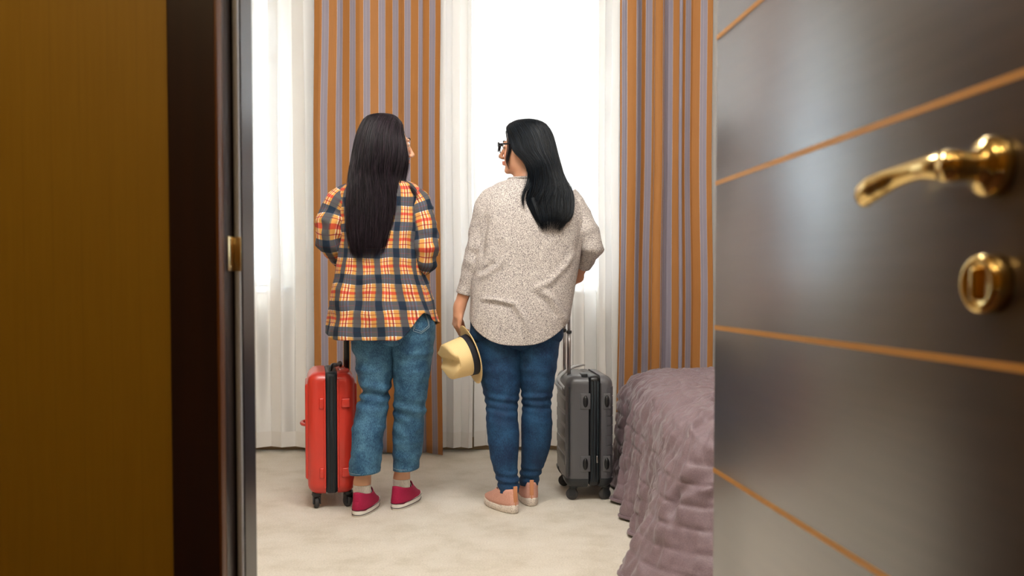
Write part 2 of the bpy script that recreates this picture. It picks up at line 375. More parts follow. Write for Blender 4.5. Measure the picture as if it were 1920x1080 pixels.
struct(box('wall_corridor_back', (-3, -1.5, 0), (3, -1.4, 2.6), M['paper']))
OL, OR, OH = -.535, .43, 2.12     # rough opening in the doorway wall
def wall_front(name, y0, y1, m):
    bm = bmesh.new(); add_box(bm, (-3, y0, 0), (OL, y1, ZC)); add_box(bm, (OR, y0, 0), (3, y1, ZC)); add_box(bm, (OL, y0, OH), (OR, y1, ZC))
    return struct(bm_obj(name, bm, m))
wall_front('wall_front_corridor_side', WY0, 1.55, M['paper']); wall_front('wall_front_room_side', 1.55, WY1, M['cream_wall'])
# window wall with three arched openings
wins = [(-1.76, .44), (.165, .40), (2.02, .39)]; SILL = .93; SPR = 2.42
bm = bmesh.new(); x = XL
for cx, hw in wins:
    add_box(bm, (x, BY0, 0), (cx-hw, BY1, ZC+.0)); add_box(bm, (cx-hw, BY0, 0), (cx+hw, BY1, SILL))
    n = 20
    for i in range(n):
        a0 = cx-hw+2*hw*i/n; a1 = cx-hw+2*hw*(i+1)/n; mx_ = (a0+a1)/2-cx
        add_box(bm, (a0, BY0, SPR+math.sqrt(max(hw*hw-mx_*mx_, 0))*.95), (a1, BY1, ZC))
    x = cx+hw
add_box(bm, (x, BY0, 0), (XR, BY1, ZC)); struct(bm_obj('wall_back', bm, M['cream_wall']))
for i, (cx, hw) in enumerate(wins):
    e = struct(empty('window_%d' % (i+1), (cx, 5.14, SILL)))
    f = .045
    def fr_(nm, x0, x1, z0, z1, d=.03): box(nm, (x0, -d, z0), (x1, d, z1), M['white_frame'], e, .006)
    fr_('frame_stile', -hw, -hw+f, 0, 2.0); fr_('frame_stile', hw-f, hw, 0, 2.0); fr_('frame_rail', -hw+f, hw-f, 0, f)
    fr_('transom', -hw+f, hw-f, 1.30, 1.34); fr_('mullion', .115, .15, f, 1.30)
    fr_('frame_rail', -hw+f, hw-f, 1.60, 1.60+f)
    box('pane', (-hw+f, -.004, f), (.115, .004, 1.30), M['glass'], e); box('pane', (.15, -.004, f), (hw-f, .004, 1.30), M['glass'], e)
    box('pane', (-hw+f, -.004, 1.34), (hw-f, .004, 1.60), M['glass'], e)
    box('pane', (-hw+f, -.004, 1.645), (hw-f, .004, 2.0), M['glass'], e)
    box('sill', (-hw-.05, -.19, -.035), (hw+.05, 0.02, 0.0), M['white_frame'], e, .008)
struct(box('baseboard_back', (XL, BY0-.015, 0), (XR, BY0, .07), M['baseboard'], None, .004))
# door lining and casing on the left, with rebate, seal and strike
JX = -.49
bm = bmesh.new(); add_box(bm, (-.575, 1.468, 0), (JX-.004, 1.492, OH+.06), .003); add_box(bm, (.44, 1.468, 0), (.53, 1.492, OH+.06), .003); add_box(bm, (-.575, 1.468, OH-.03), (.53, 1.492, OH+.06), .003)
trim = struct(bm_obj('trim_1', bm, M['casing']))
struct(box('trim_2', (JX-.005, 1.4665, 0), (JX, 1.492, OH-.03), M['casing_edge'], None, .001))
bm = bmesh.new(); add_box(bm, (OL, 1.49, 0), (JX, 1.545, OH-.03)); add_box(bm, (OL, 1.545, 0), (JX+.0145, 1.618, OH-.03), .003)
add_box(bm, (.425, 1.492, 0), (.44, 1.618, OH-.03)); add_box(bm, (OL, 1.492, OH-.03), (.44, 1.618, OH))
struct(bm_obj('trim_3', bm, M['jamb']))
V, Fc, uv = tube([(JX+.007, 1.543, 0.0, .0055), (JX+.007, 1.543, 1.0, .0055), (JX+.007, 1.543, OH-.04, .0055)], 8, 10)
struct(mesh('trim_4', V, Fc, M['seal']))
sp = empty('strike_plate', (JX, 1.53, .98)); tag(sp, 'brass strike plate set in the dark left door jamb', 'strike plate')
box('plate', (.0, -.020, -.03), (.0015, .012, .03), M['brass_rough'], sp, .0006)
box('lip', (.0008, .007, -.03), (.0145, .0098, .03), M['brass_rough'], sp, .001)
for z in (-.024, .024):
    V, Fc = lathe([(0, .0028), (.0022, .0024), (.003, .0012), (.003, 0)], 12, 'x'); V = V+np.array([.0, -.008, z]); mesh('screw', V, Fc, M['brass_rough'], sp)

# the open door on the right
HX, HY = .345, 1.490; DA = math.atan2(.1006, 1)
door = struct(empty('door_1', (HX, HY, 0), DA))     # local -y runs from hinge to latch edge, local -x faces the opening
box('leaf', (0, -.86, .008), (.042, 0, 2.06), M['door'], door, .003)
for k in range(-3, 6):
    zc = .6095 + .2440*k
    if 0.02 < zc < 2.03: box('inlay_strip', (-.0006, -.858, zc-.0038), (.002, -.001, zc+.0038), M['inlay'], door)
V, Fc = lathe([(0, 0), (.0265, 0), (.0265, .008), (.0255, .013), (.021, .017), (.0155, .019), (.0135, .023), (.0125, .030), (.014, .040), (.013, .050), (0, .052)], 36, 'x')
hz = .92+.105
V = V*np.array([-1, 1, 1]) + np.array([0, -.735, hz]); hd = mesh('door_handle', V, Fc, M['brass'], door)
tube_obj('lever', [(-.038, -.735, hz, .0140), (-.043, -.715, hz+.002, .0120), (-.044, -.685, hz+.003, .0100), (-.045, -.655, hz+.001, .0105), (-.047, -.63, hz-.003, .0125), (-.048, -.605, hz-.008, .0135), (-.046, -.592, hz-.011, .0110), (-.045, -.5865, hz-.012, .003)], M['brass'], hd, 40, 16, flat=.75, up=(1, 0, 0))
hz2 = .924
V, Fc = lathe([(0, 0), (.0262, 0), (.0262, .012), (.025, .0165), (.0215, .0185), (.019, .0175), (0, .0175)], 36, 'x')
V = V*np.array([-1, 1, 1]) + np.array([0, -.735, hz2]); es = mesh('lock_rosette', V, Fc, M['brass'], door)
box('thumb_turn', (-.0225, -.7385, hz2-.0145), (-.008, -.7315, hz2+.0145), M['brass'], es, .003, 3)
for z in (.25, 1.05, 1.85):
    tube_obj('hinge', [(.046, .006, z-.05, .007), (.046, .006, z+.05, .007)], M['brass'], door, 4, 10, up=(1, 0, 0))
# added pendant fixtures, out of frame, as a source for the room fill lights
for x, y, z, top in ((-.45, 2.2, 2.5, ZC), (.50, 2.2, 2.5, ZC)):
    e = empty('fill_pendant', (x, y, top)); tag(e, 'added unseen fill-light pendant above the window side of the doorway' if x < 0 else 'added unseen fill-light pendant above the bed side of the doorway', 'lamp', 'added fill pendants')
    tube_obj('rod', [(0, 0, -.02, .006), (0, 0, z-top+.24, .006)], M['brass'], e, 4, 8)
    V, Fc = lathe([(0, -.03), (.05, -.02), (.055, 0), (0, 0)], 24); mesh('canopy', V, Fc, M['brass'], e)

# ---------------------------------------------------------------- outside
fc = struct(empty('facade', (0, 11.5, 0)))
box('wall', (-9, 0, -6), (9, .4, 7), M['facade'], fc)
for i in range(-4, 5):
    for k in range(-1, 3):
        x, z = i*1.75-.35, k*2.35+.55
        box('window', (x-.42, -.03, z), (x+.42, .02, z+1.35), M['facade_glass'], fc)
for k in (-1, 0, 1, 2): box('cornice', (-9, -.10, k*2.35+2.15), (9, 0, k*2.35+2.27), M['facade'], fc)

# ---------------------------------------------------------------- curtains
def folded(x0, x1, Y, amp, wl, seed, n, gather=1.0):
    """plan path of hanging cloth; returns x,y,arc length"""
    t_ = np.linspace(0, 1, n); xx = x0+(x1-x0)*t_
    ph = 2*PI*(xx-x0)/wl + 1.4*vn(np.stack([xx*3.1, xx*0, xx*0+seed], -1), seed)
    A = amp*(1+.45*vn(np.stack([xx*5.7, xx*0+3, xx*0], -1), seed+5))
    y = Y - A*np.sin(ph)
    x = xx + gather*A*.42*np.sin(2*ph)
    s = np.r_[0, np.cumsum(np.hypot(np.diff(x), np.diff(y)))]
    return x, y, s
def curtain(name, label, cat, x0, x1, Y, amp, wl, seed, ztop, zbot, m, group=None, gather=1.0, n=260, nz=40, spread=1.0, hem=None, soff=0, thick=0, lean=0):
    x, y, s = folded(x0, x1, Y, amp, wl, seed, n, gather)
    z = np.linspace(ztop, zbot, nz); f = (ztop-z)/(ztop-zbot)
    cx = (x0+x1)/2
    X = (x[None]-cx)*(1+(spread-1)*f[:, None])+cx + lean*f[:, None] + .010*vn(np.stack([x[None]*4+0*z[:, None], z[:, None]*1.2+0*x[None], 0*x[None]+0*z[:, None]], -1), seed)
    Yv = Y+(y[None]-Y)*(.75+.4*f[:, None]) + .012*vn(np.stack([x[None]*7+0*z[:, None], z[:, None]*1.7+0*x[None], 0*x[None]+0*z[:, None]+9], -1), seed)
    V = np.stack([X, Yv, z[:, None]+0*x[None]], -1)
    uv = np.stack([s[None]+soff+0*z[:, None], z[:, None]+0*x[None]], -1)
    o = mesh(name, V, grid_faces(nz, n), m, None, True, uv); tag(o, label, cat, group)
    if thick: mod_solid(o, thick, 0)
    if hem:
        zz = np.linspace(zbot+.085, zbot-.001, 4)
        k = [np.array([np.interp(q, z[::-1], V[::-1, i, c]) for i in range(n)]) for q in zz for c in (0, 1)]
        H = np.stack([np.stack([k[2*i], k[2*i+1]-.0015, np.full(n, zz[i])], -1) for i in range(4)])
        mesh('hem', H, grid_faces(4, n), M['sheer_hem'], o, True, np.zeros((4, n, 2)))
    return o
# striped drapes hang in front, voiles behind
sc1 = curtain('striped_curtain', 'orange and lavender striped curtain hanging behind the woman in plaid', 'curtain', -1.075, -.40, 4.78, .038, .205, 11, 2.98, .012, M['stripe'], 'striped drapes', n=420, spread=1.02, thick=.002)
sc2 = curtain('striped_curtain', 'orange and lavender striped curtain hanging beyond the bed', 'curtain', .60, 1.045, 4.78, .060, .150, 23, 2.98, .012, M['stripe'], 'striped drapes', n=420, gather=1.5, spread=1.03, thick=.002, soff=.036)
curtain('sheer_curtain', 'white sheer curtain over the partly hidden window left of the plaid shirt', 'curtain', -2.25, -1.02, 4.885, .022, .135, 3, 2.98, .03, M['sheer'], 'sheers', hem=True, n=420)
curtain('sheer_curtain', 'gathered white sheer curtain just right of the first striped curtain', 'curtain', -.50, -.215, 4.862, .024, .085, 5, 2.98, .03, M['sheer'], 'sheers', hem=True, n=200)
curtain('sheer_curtain', 'thin white sheer curtain over the window behind the woman in the sweater', 'curtain', -.215, .51, 4.925, .021, .12, 17, 2.98, .03, M['sheer'], 'sheers', hem=True, n=300)
curtain('sheer_curtain', 'gathered white sheer curtain just left of the striped curtain by the bed', 'curtain', .49, .66, 4.862, .022, .08, 29, 2.98, .03, M['sheer'], 'sheers', hem=True, n=160)
curtain('sheer_curtain', 'white sheer curtain sliver between the striped curtain and the open door', 'curtain', 1.02, 2.55, 4.885, .028, .11, 31, 2.98, .03, M['sheer'], 'sheers', hem=True, n=520)
struct(box('trim_5', (-2.6, 4.76, 2.98), (1.9, 4.92, ZC), M['white_frame'], None, .003))

# ---------------------------------------------------------------- bed and quilted spread
bed = empty('bed', (1.45, 3.42, 0)); tag(bed, 'bed under the mauve quilted bedspread', 'bed')
box('mattress', (-.86, -.73, .24), (.95, .80, .47), M['mattress'], bed, .05, 4)
box('bed_base', (-.84, -.71, .08), (.95, .78, .24), M['casing'], bed, .01)
for x, y in ((-.8, -.66), (-.8, .72), (.88, -.66), (.88, .72)): box('leg', (x-.03, y-.03, 0), (x+.03, y+.03, .08), M['casing'], bed, .004)
def make_spread():
    cx, cy, hx, hy = 1.51, 3.46, .985, .835; rc = .12
    # rounded rectangle plan, arc-length sampled
    pts = []
    for qx, qy, a0 in ((1, 1, 0), (-1, 1, PI/2), (-1, -1, PI), (1, -1, 1.5*PI)):
        for a in np.linspace(a0, a0+PI/2, 14): pts.append((qx*(hx-rc)+rc*math.cos(a), qy*(hy-rc)+rc*math.sin(a)))
    pts = np.array(pts+[pts[0]]); d = np.r_[0, np.cumsum(np.linalg.norm(np.diff(pts, axis=0), axis=1))]
    n = 1300; s = np.linspace(0, d[-1], n); P = np.stack([np.interp(s, d, pts[:, 0]), np.interp(s, d, pts[:, 1])], 1)
    Nn = np.gradient(P, axis=0); Nn = np.stack([Nn[:, 1], -Nn[:, 0]], 1); Nn /= np.linalg.norm(Nn, axis=1)[:, None]
    k = np.ones(31)/31; Nn = np.stack([np.convolve(np.r_[Nn[-16:-1, i], Nn[:, i], Nn[1:16, i]], k, 'valid') for i in (0, 1)], 1)
    Nn /= np.linalg.norm(Nn, axis=1)[:, None]
    top = .515
    # profile: inset from edge (top) then rounded shoulder then drop ; t = cloth distance
    prof = []
    for q in np.linspace(.80, .13, 78): prof.append((-q, top+.035*min(1, q/.6)))
    for a in np.linspace(0, PI/2, 18)[1:]: prof.append((-.13+.13*math.sin(a), top-.13+.13*math.cos(a)))
    for q in np.linspace(0, top-.13-.012, 66)[1:]: prof.append((.0, top-.13-q))
    prof = np.array(prof); t_ = np.r_[0, np.cumsum(np.linalg.norm(np.diff(prof, axis=0), axis=1))]
    nr = len(prof)
    off, zz = prof[:, 0], prof[:, 1]
    drop = np.clip((top-.06-zz)/(top-.06), 0, 1)
    Sg = s[None]+0*t_[:, None]; Tg = t_[:, None]+0*s[None]
    # vertical hanging folds, growing to the hem
    g = np.stack([s*5.2, s*0, s*0], -1); fold = .5+.5*np.sin(2*PI*s/.31+2.2*vn(g*.5, 4)+.6)
    fold = fold**1.6*.6+.4*(.5+.5*vn(g*2.3, 8))
    amp = .10*drop**1.3
    corner = np.exp(-(((P[:, 0]+hx)**2+(P[:, 1]+hy)**2)/.05))       # near left corner flares out
    corner2 = np.exp(-(((P[:, 0]+hx)**2+(P[:, 1]-hy)**2)/.04))
    out = amp[:, None]*(fold[None]) + corner[None]*.19*drop[:, None]**1.5 - .02*corner2[None]*drop[:, None]
    inset = np.clip(-off, 0, None)
    sc = np.stack([(hx-inset)/hx, (hy-inset)/hy], 1)      # scale toward centre on top
    X = P[None, :, 0]*sc[:, None, 0]; Yy = P[None, :, 1]*np.clip(sc[:, None, 1], .0, 1)
    X = X+Nn[None, :, 0]*out; Yy = Yy+Nn[None, :, 1]*out
    Z = zz[:, None]+0*X
    # quilting: seams along the edge every 6.5 cm, cross seams every 13 cm; puckers between
    def seam(q, per): f = np.abs((q/per+.5) % 1-.5)*per; return f
    onside = np.clip((drop[:, None]-.03)*12, 0, 1)
    wob = .012*vn(np.stack([Sg*9, Tg*9, 0*Sg], -1), 2)
    ss = seam(Tg+wob, .062); cs = seam(Sg+wob+.5*.062*0, .20)
    puff = .0062*(1-np.exp(-ss/.006))
    puck = vn(np.stack([Sg*48+2*vn(np.stack([Sg*10, Tg*10, 0*Sg], -1), 3), Tg*13, 0*Sg], -1), 6)
    puck2 = vn(np.stack([Sg*120, Tg*22, 0*Sg+5], -1), 16)
    wr = vn(np.stack([Sg*7, Tg*26+3*vn(np.stack([Sg*3, Tg*3, 0*Sg], -1), 9), 0*Sg], -1), 12)
    h = puff + (.0095*puck+.0040*puck2)*np.minimum(1, ss/.016+.30) - .006*np.exp(-cs/.004) + .006*np.abs(wr)*(1-.6*onside) + .010*(1-2*np.abs(vn(np.stack([Sg*15+1.5*vn(np.stack([Sg*8, Tg*8, 0*Sg], -1), 44), Tg*6, 0*Sg], -1), 45)))
    V = np.stack([X, Yy, Z], -1)
    dT = np.gradient(V, axis=0); dS = np.gradient(V, axis=1); Nv = np.cross(dT, dS); Nv /= np.linalg.norm(Nv, axis=2)[..., None]+1e-9
    if Nv[10, :, 2].mean() < 0: Nv = -Nv
    V = V+Nv*h[..., None]
    V[:, -1] = V[:, 0]; V[..., 2] = np.maximum(V[..., 2], .006)
    hemr = .004*vn(np.stack([s*6, s*0, s*0], -1), 33); V[-1, :, 2] += np.abs(hemr)
    V = V+np.array([cx, cy, 0]); flat = V.reshape(-1, 3)
    Fc = grid_faces(nr, n).tolist()
    c = len(flat); flat = np.vstack([flat, [[cx, cy, top+.036]]])
    for j in range(n-1): Fc.append([c, j+1, j])
    o = mesh('bedspread', flat, Fc, M['quilt'])
    tag(o, 'mauve quilted bedspread draped to the floor over the bed', 'bedspread')
    # bound hem along the bottom edge
    hm, _ = V[-1], 0
    e = V[-1].copy(); Vh, Fh, _ = tube(np.c_[e[::4] if len(e[::4]) else e, np.full(len(e[::4]), .006)], 500, 6, caps=False, up=(0, 0, 1))
    Vh[:, 2] = np.maximum(Vh[:, 2], .001)
    mesh('hem_binding', Vh, Fh, M['quilt'], o)
make_spread()

# ---------------------------------------------------------------- suitcases
def rounded(bm, lo, hi, bev, seg=6): add_box(bm, lo, hi, bev, seg)
def shell_half(name, tx, wy, z0, z1, side, cut, m, parent, bev=.045, grow=0):
    bm = bmesh.new(); rounded(bm, (-tx/2, -wy/2, z0), (tx/2, wy/2, z1), bev, 7)
    # tall narrow case: round the vertical corners, flatten others
    geom = bm.verts[:]+bm.edges[:]+bm.faces[:]
    r = bmesh.ops.bisect_plane(bm, geom=geom, plane_co=(cut*side, 0, 0), plane_no=(side, 0, 0), clear_inner=True)
    es_ = [e for e in bm.edges if e.is_boundary]; bmesh.ops.edgeloop_fill(bm, edges=es_)
    return bm_obj(name, bm, m, parent, smooth=True)
def shell_slice(name, tx, wy, z0, z1, bev, grow, cuts, m, parent):
    bm = bmesh.new(); rounded(bm, (-tx/2-grow, -wy/2-grow, z0-grow), (tx/2+grow, wy/2+grow, z1+grow), bev, 7)
    for co, no in cuts:
        bmesh.ops.bisect_plane(bm, geom=bm.verts[:]+bm.edges[:]+bm.faces[:], plane_co=co, plane_no=no, clear_inner=True)
        es_ = [e for e in bm.edges if e.is_boundary]
        if es_: bmesh.ops.edgeloop_fill(bm, edges=es_)
    return bm_obj(name, bm, m, parent, smooth=True)
def spinner(parent, x, y, r=.024, ang=0, m_fork=None, twin=False):
    e = mesh('wheel_housing', *lathe([(0, .072), (.018, .07), (.021, .058), (.016, .05), (0, .05)], 20), M['dark_grey'], parent); e.location = (x, y, 0); e.rotation_euler = (0, 0, ang)
    bm = bmesh.new(); add_box(bm, (-.016, -.012, .018), (-.012, .016, .055), .0015); add_box(bm, (.012, -.012, .018), (.016, .016, .055), .0015); add_box(bm, (-.016, -.012, .047), (.016, .016, .056), .003)
    bm_obj('fork', bm, M['dark_grey'], e, True)
    V, Fc = lathe([(0, -.010), (r*.55, -.010), (r*.62, -.008), (r*.9, -.009), (r, -.006), (r, .006), (r*.9, .009), (r*.62, .008), (r*.55, .010), (0, .010)], 28, 'x'); V[:, 2] += r; V[:, 1] += .006
    mesh('wheel', V, Fc, M['tyre'], e)
    V, Fc = lathe([(0, -.0125), (.005, -.0125), (.005, .0125), (0, .0125)], 12, 'x'); V[:, 2] += r; V[:, 1] += .006; mesh('axle', V, Fc, M['alu'], e)
    return e
def side_foot(parent, x, y, z, w_, h_, m, d=.008):
    return box('side_foot', (x-w_/2, y-d, z-h_/2), (x+w_/2, y+.006, z+h_/2), m, parent, .006, 3)

# red case
T, Wd, Z0, Z1 = .195, .36, .062, .575
red = empty('suitcase', (*W(621, 962, 3.78)[:2], 0), R(13)); tag(red, 'red hard-shell cabin suitcase on wheels beside the woman in plaid', 'suitcase', 'suitcases')
sA = shell_half('shell', T, Wd, Z0, Z1, -1, .024, M['red_shell'], red); sB = shell_half('shell', T, Wd, Z0, Z1, 1, .024, M['red_shell'], red)
bm = bmesh.new(); rounded(bm, (-.03, -Wd/2+.003, Z0+.003), (.03, Wd/2-.003, Z1-.001), .022, 5); zp = bm_obj('zip_band', bm, M['zip'], red, True)
for x in (-.024, .024):        # raised rims beside the zip
    bm = bmesh.new(); s_ = 1 if x > 0 else -1
    add_box(bm, (x-.004+s_*.003, -Wd/2-.004, Z0+.03), (x+.004+s_*.003, -Wd/2+.03, Z1-.03), .003, 3); bm_obj('shell_rim', bm, M['red_shell'], sA if x < 0 else sB, True)
for x in (-.008, .008): box('zip_tape', (x-.003, -Wd/2-.0005, Z0+.02), (x+.003, -Wd/2+.01, Z1-.02), M['black_plastic'], zp, .001)
# large raised panel on the left face
box('face_panel', (-T/2-.009, -Wd/2+.035, Z0+.06), (-T/2+.02, Wd/2-.035, Z1-.05), M['red_shell'], sA, .012, 4)
box('face_panel', (T/2-.02, -Wd/2+.035, Z0+.06), (T/2+.009, Wd/2-.035, Z1-.05), M['red_shell'], sB, .012, 4)
for z in (.155, .445):
    side_foot(red, -.040, -Wd/2, z, .020, .046, M['red_shell'], .007); side_foot(red, .058, -Wd/2, z, .036, .040, M['red_shell'], .010)
for x in (-.062, .068):
    for y in (-.135, .135): spinner(red, x, y, ang=R(8 if x < 0 else 30))
for y in (-.07, .07): tube_obj('telescopic_pole', [(.070, y, Z1-.04, .0095), (.070, y, .90, .0095)], M['black_plastic'], red, 4, 12)
gr = tube_obj('pull_grip', [(.070, -.085, .90, .014), (.070, 0, .905, .015), (.070, .085, .90, .014)], M['black_plastic'], red, 12, 12, up=(0, 0, 1))
tube_obj('carry_handle', [(-.008, -.145, Z1-.012, .005), (.0, -.13, Z1+.010, .008), (.03, -.03, Z1+.016, .008), (.045, .04, Z1+.014, .008), (.045, .06, Z1-.012, .005)], M['black_plastic'], red, 24, 10, up=(1, 0, 0))
tube_obj('side_handle', [(-T/2-.006, -.06, .34, .006), (-T/2-.012, -.05, .34, .007), (-T/2-.012, .05, .34, .007), (-T/2-.006, .06, .34, .006)], M['red_shell'], red, 16, 10, up=(0, 0, 1))
box('top_latch', (.035, -.15, Z1-.006), (.075, -.05, Z1+.006), M['red_shell'], red, .004, 2)

# graphite case
T2, Z1b = .205, .545
gry = empty('suitcase', (*W(1094, 940, 3.92)[:2], 0), R(4.0)); tag(gry, 'graphite ribbed hard-shell suitcase on wheels beside the bed', 'suitcase', 'suitcases')
gA = shell_half('shell', T2, Wd, Z0, Z1b, -1, .006, M['grey_shell'], gry, .04); gB = shell_half('shell', T2, Wd, Z0, Z1b, 1, .045, M['grey_shell'], gry, .04)
gA.location.x = 0
bm = bmesh.new(); rounded(bm, (-.008, -Wd/2+.003, Z0+.003), (.05, Wd/2-.003, Z1b-.001), .022, 5); zp = bm_obj('zip_band', bm, M['black_plastic'], gry, True)
for x in (.009, .021, .034): box('zip_tape', (x-.0035, -Wd/2-.001, Z0+.025), (x+.0035, -Wd/2+.012, Z1b-.025), M['zip'], zp, .0015)
box('zip_piping', (.040, -Wd/2-.004, Z0+.03), (.047, -Wd/2+.012, Z1b-.03), M['black_plastic'], zp, .003, 2)
box('frame_rim', (-T2/2+.008, -Wd/2-.002, Z0+.05), (-T2/2+.014, -Wd/2+.012, Z1b-.045), M['dark_grey'], gA, .002)
for k in range(9):
    z = .118+.0425*k
    shell_slice('rib', T2, Wd, Z0, Z1b, .042, .0026, [((T2/2-.030, 0, 0), (1, 0, 0)), ((0, 0, z), (0, 0, 1)), ((0, 0, z+.037), (0, 0, -1))], M['grey_shell'], gB)
for k in range(6):
    z = .15+.06*k
    box('rib', (-T2/2-.003, -Wd/2+.04, z), (-T2/2+.02, Wd/2-.04, z+.045), M['grey_shell'], gA, .006, 2)
for z in (.165, .435):
    for x, wv in ((-.020, .024), (.073, .024)):
        b = box('foot_plate', (x-.022 if x < 0 else x-.016, -Wd/2-.0035, z-.034), (x+.022 if x < 0 else x+.016, -Wd/2+.01, z+.034), M['grey_shell'], gA if x < 0 else gB, .003, 2)
        V = np.array([[(.0115*math.cos(a)*math.cos(b_)), -.009*math.sin(b_), .026*math.sin(a)*math.cos(b_)] for b_ in np.linspace(0, PI/2, 6) for a in np.linspace(0, 2*PI, 20, endpoint=False)])
        Fc = [[i*20+j, i*20+(j+1) % 20, (i+1)*20+(j+1) % 20, (i+1)*20+j] for i in range(5) for j in range(20)]
        mesh('side_foot', V+np.array([x, -Wd/2-.003, z]), Fc, M['black_plastic'], gry)
for x in (-1, 1):              # dark corner guards low on the case
    for y in (-1, 1):
        shell_slice('corner_guard', T2, Wd, Z0, Z1b, .042, .004, [((x*.012+.004, 0, 0), (x, 0, 0)) if x < 0 else ((.046, 0, 0), (1, 0, 0)), ((0, y*.09, 0), (0, y, 0)), ((0, 0, Z0+.038), (0, 0, -1))], M['dark_grey'], gry)
for x in (-.065, .078):
    for y in (-.135, .135): spinner(gry, x, y, .026, ang=R(70 if x < 0 else 95))
for y, r in ((-.075, .0085), (.075, .007)):
    p_ = tube_obj('telescopic_pole', [(-.078, y, Z1b-.05, r), (-.078, y, .73, r)], M['alu'], gry, 4, 14)
    tube_obj('inner_pole', [(-.078, y, .71, r*.76), (-.078, y, .93, r*.76)], M['alu'], p_, 4, 12)
    box('lock_collar', (-.078-r*1.3, y-r*1.3, .722), (-.078+r*1.3, y+r*1.3, .735), M['dark_grey'], p_, .002)
tube_obj('pull_grip', [(-.078, -.095, .935, .013), (-.078, 0, .94, .014), (-.078, .095, .935, .013)], M['black_plastic'], gry, 12, 12, up=(0, 0, 1))
tube_obj('side_handle', [(-T2/2+.0, -.13, Z1b-.06, .005), (-T2/2-.022, -.10, Z1b-.03, .006), (-.06, -.02, Z1b+.018, .006), (-.01, .06, Z1b+.024, .006), (.02, .12, Z1b+.022, .005)], M['pale_strap'], gry, 30, 10, up=(0, 0, 1), flat=1.0)['label'] = 'pale grey curved carry handle'
tube_obj('strap', [(-T2/2+.002, -.06, Z1b-.075, .006), (-T2/2-.024, -.02, Z1b-.05, .007), (-.075, .05, Z1b+.0, .006), (-.03, .1, Z1b+.018, .005)], M['pale_strap'], gry, 30, 10, up=(0, 0, 1))
box('top_latch', (-.035, -.165, Z1b-.02), (-.008, -.10, Z1b+.008), M['dark_grey'], gry, .005, 2)
tube_obj('zip_pull', [(.03, -Wd/2-.004, .20, .003), (.031, -Wd/2-.005, .17, .0045)], M['alu'], gry, 6, 8)
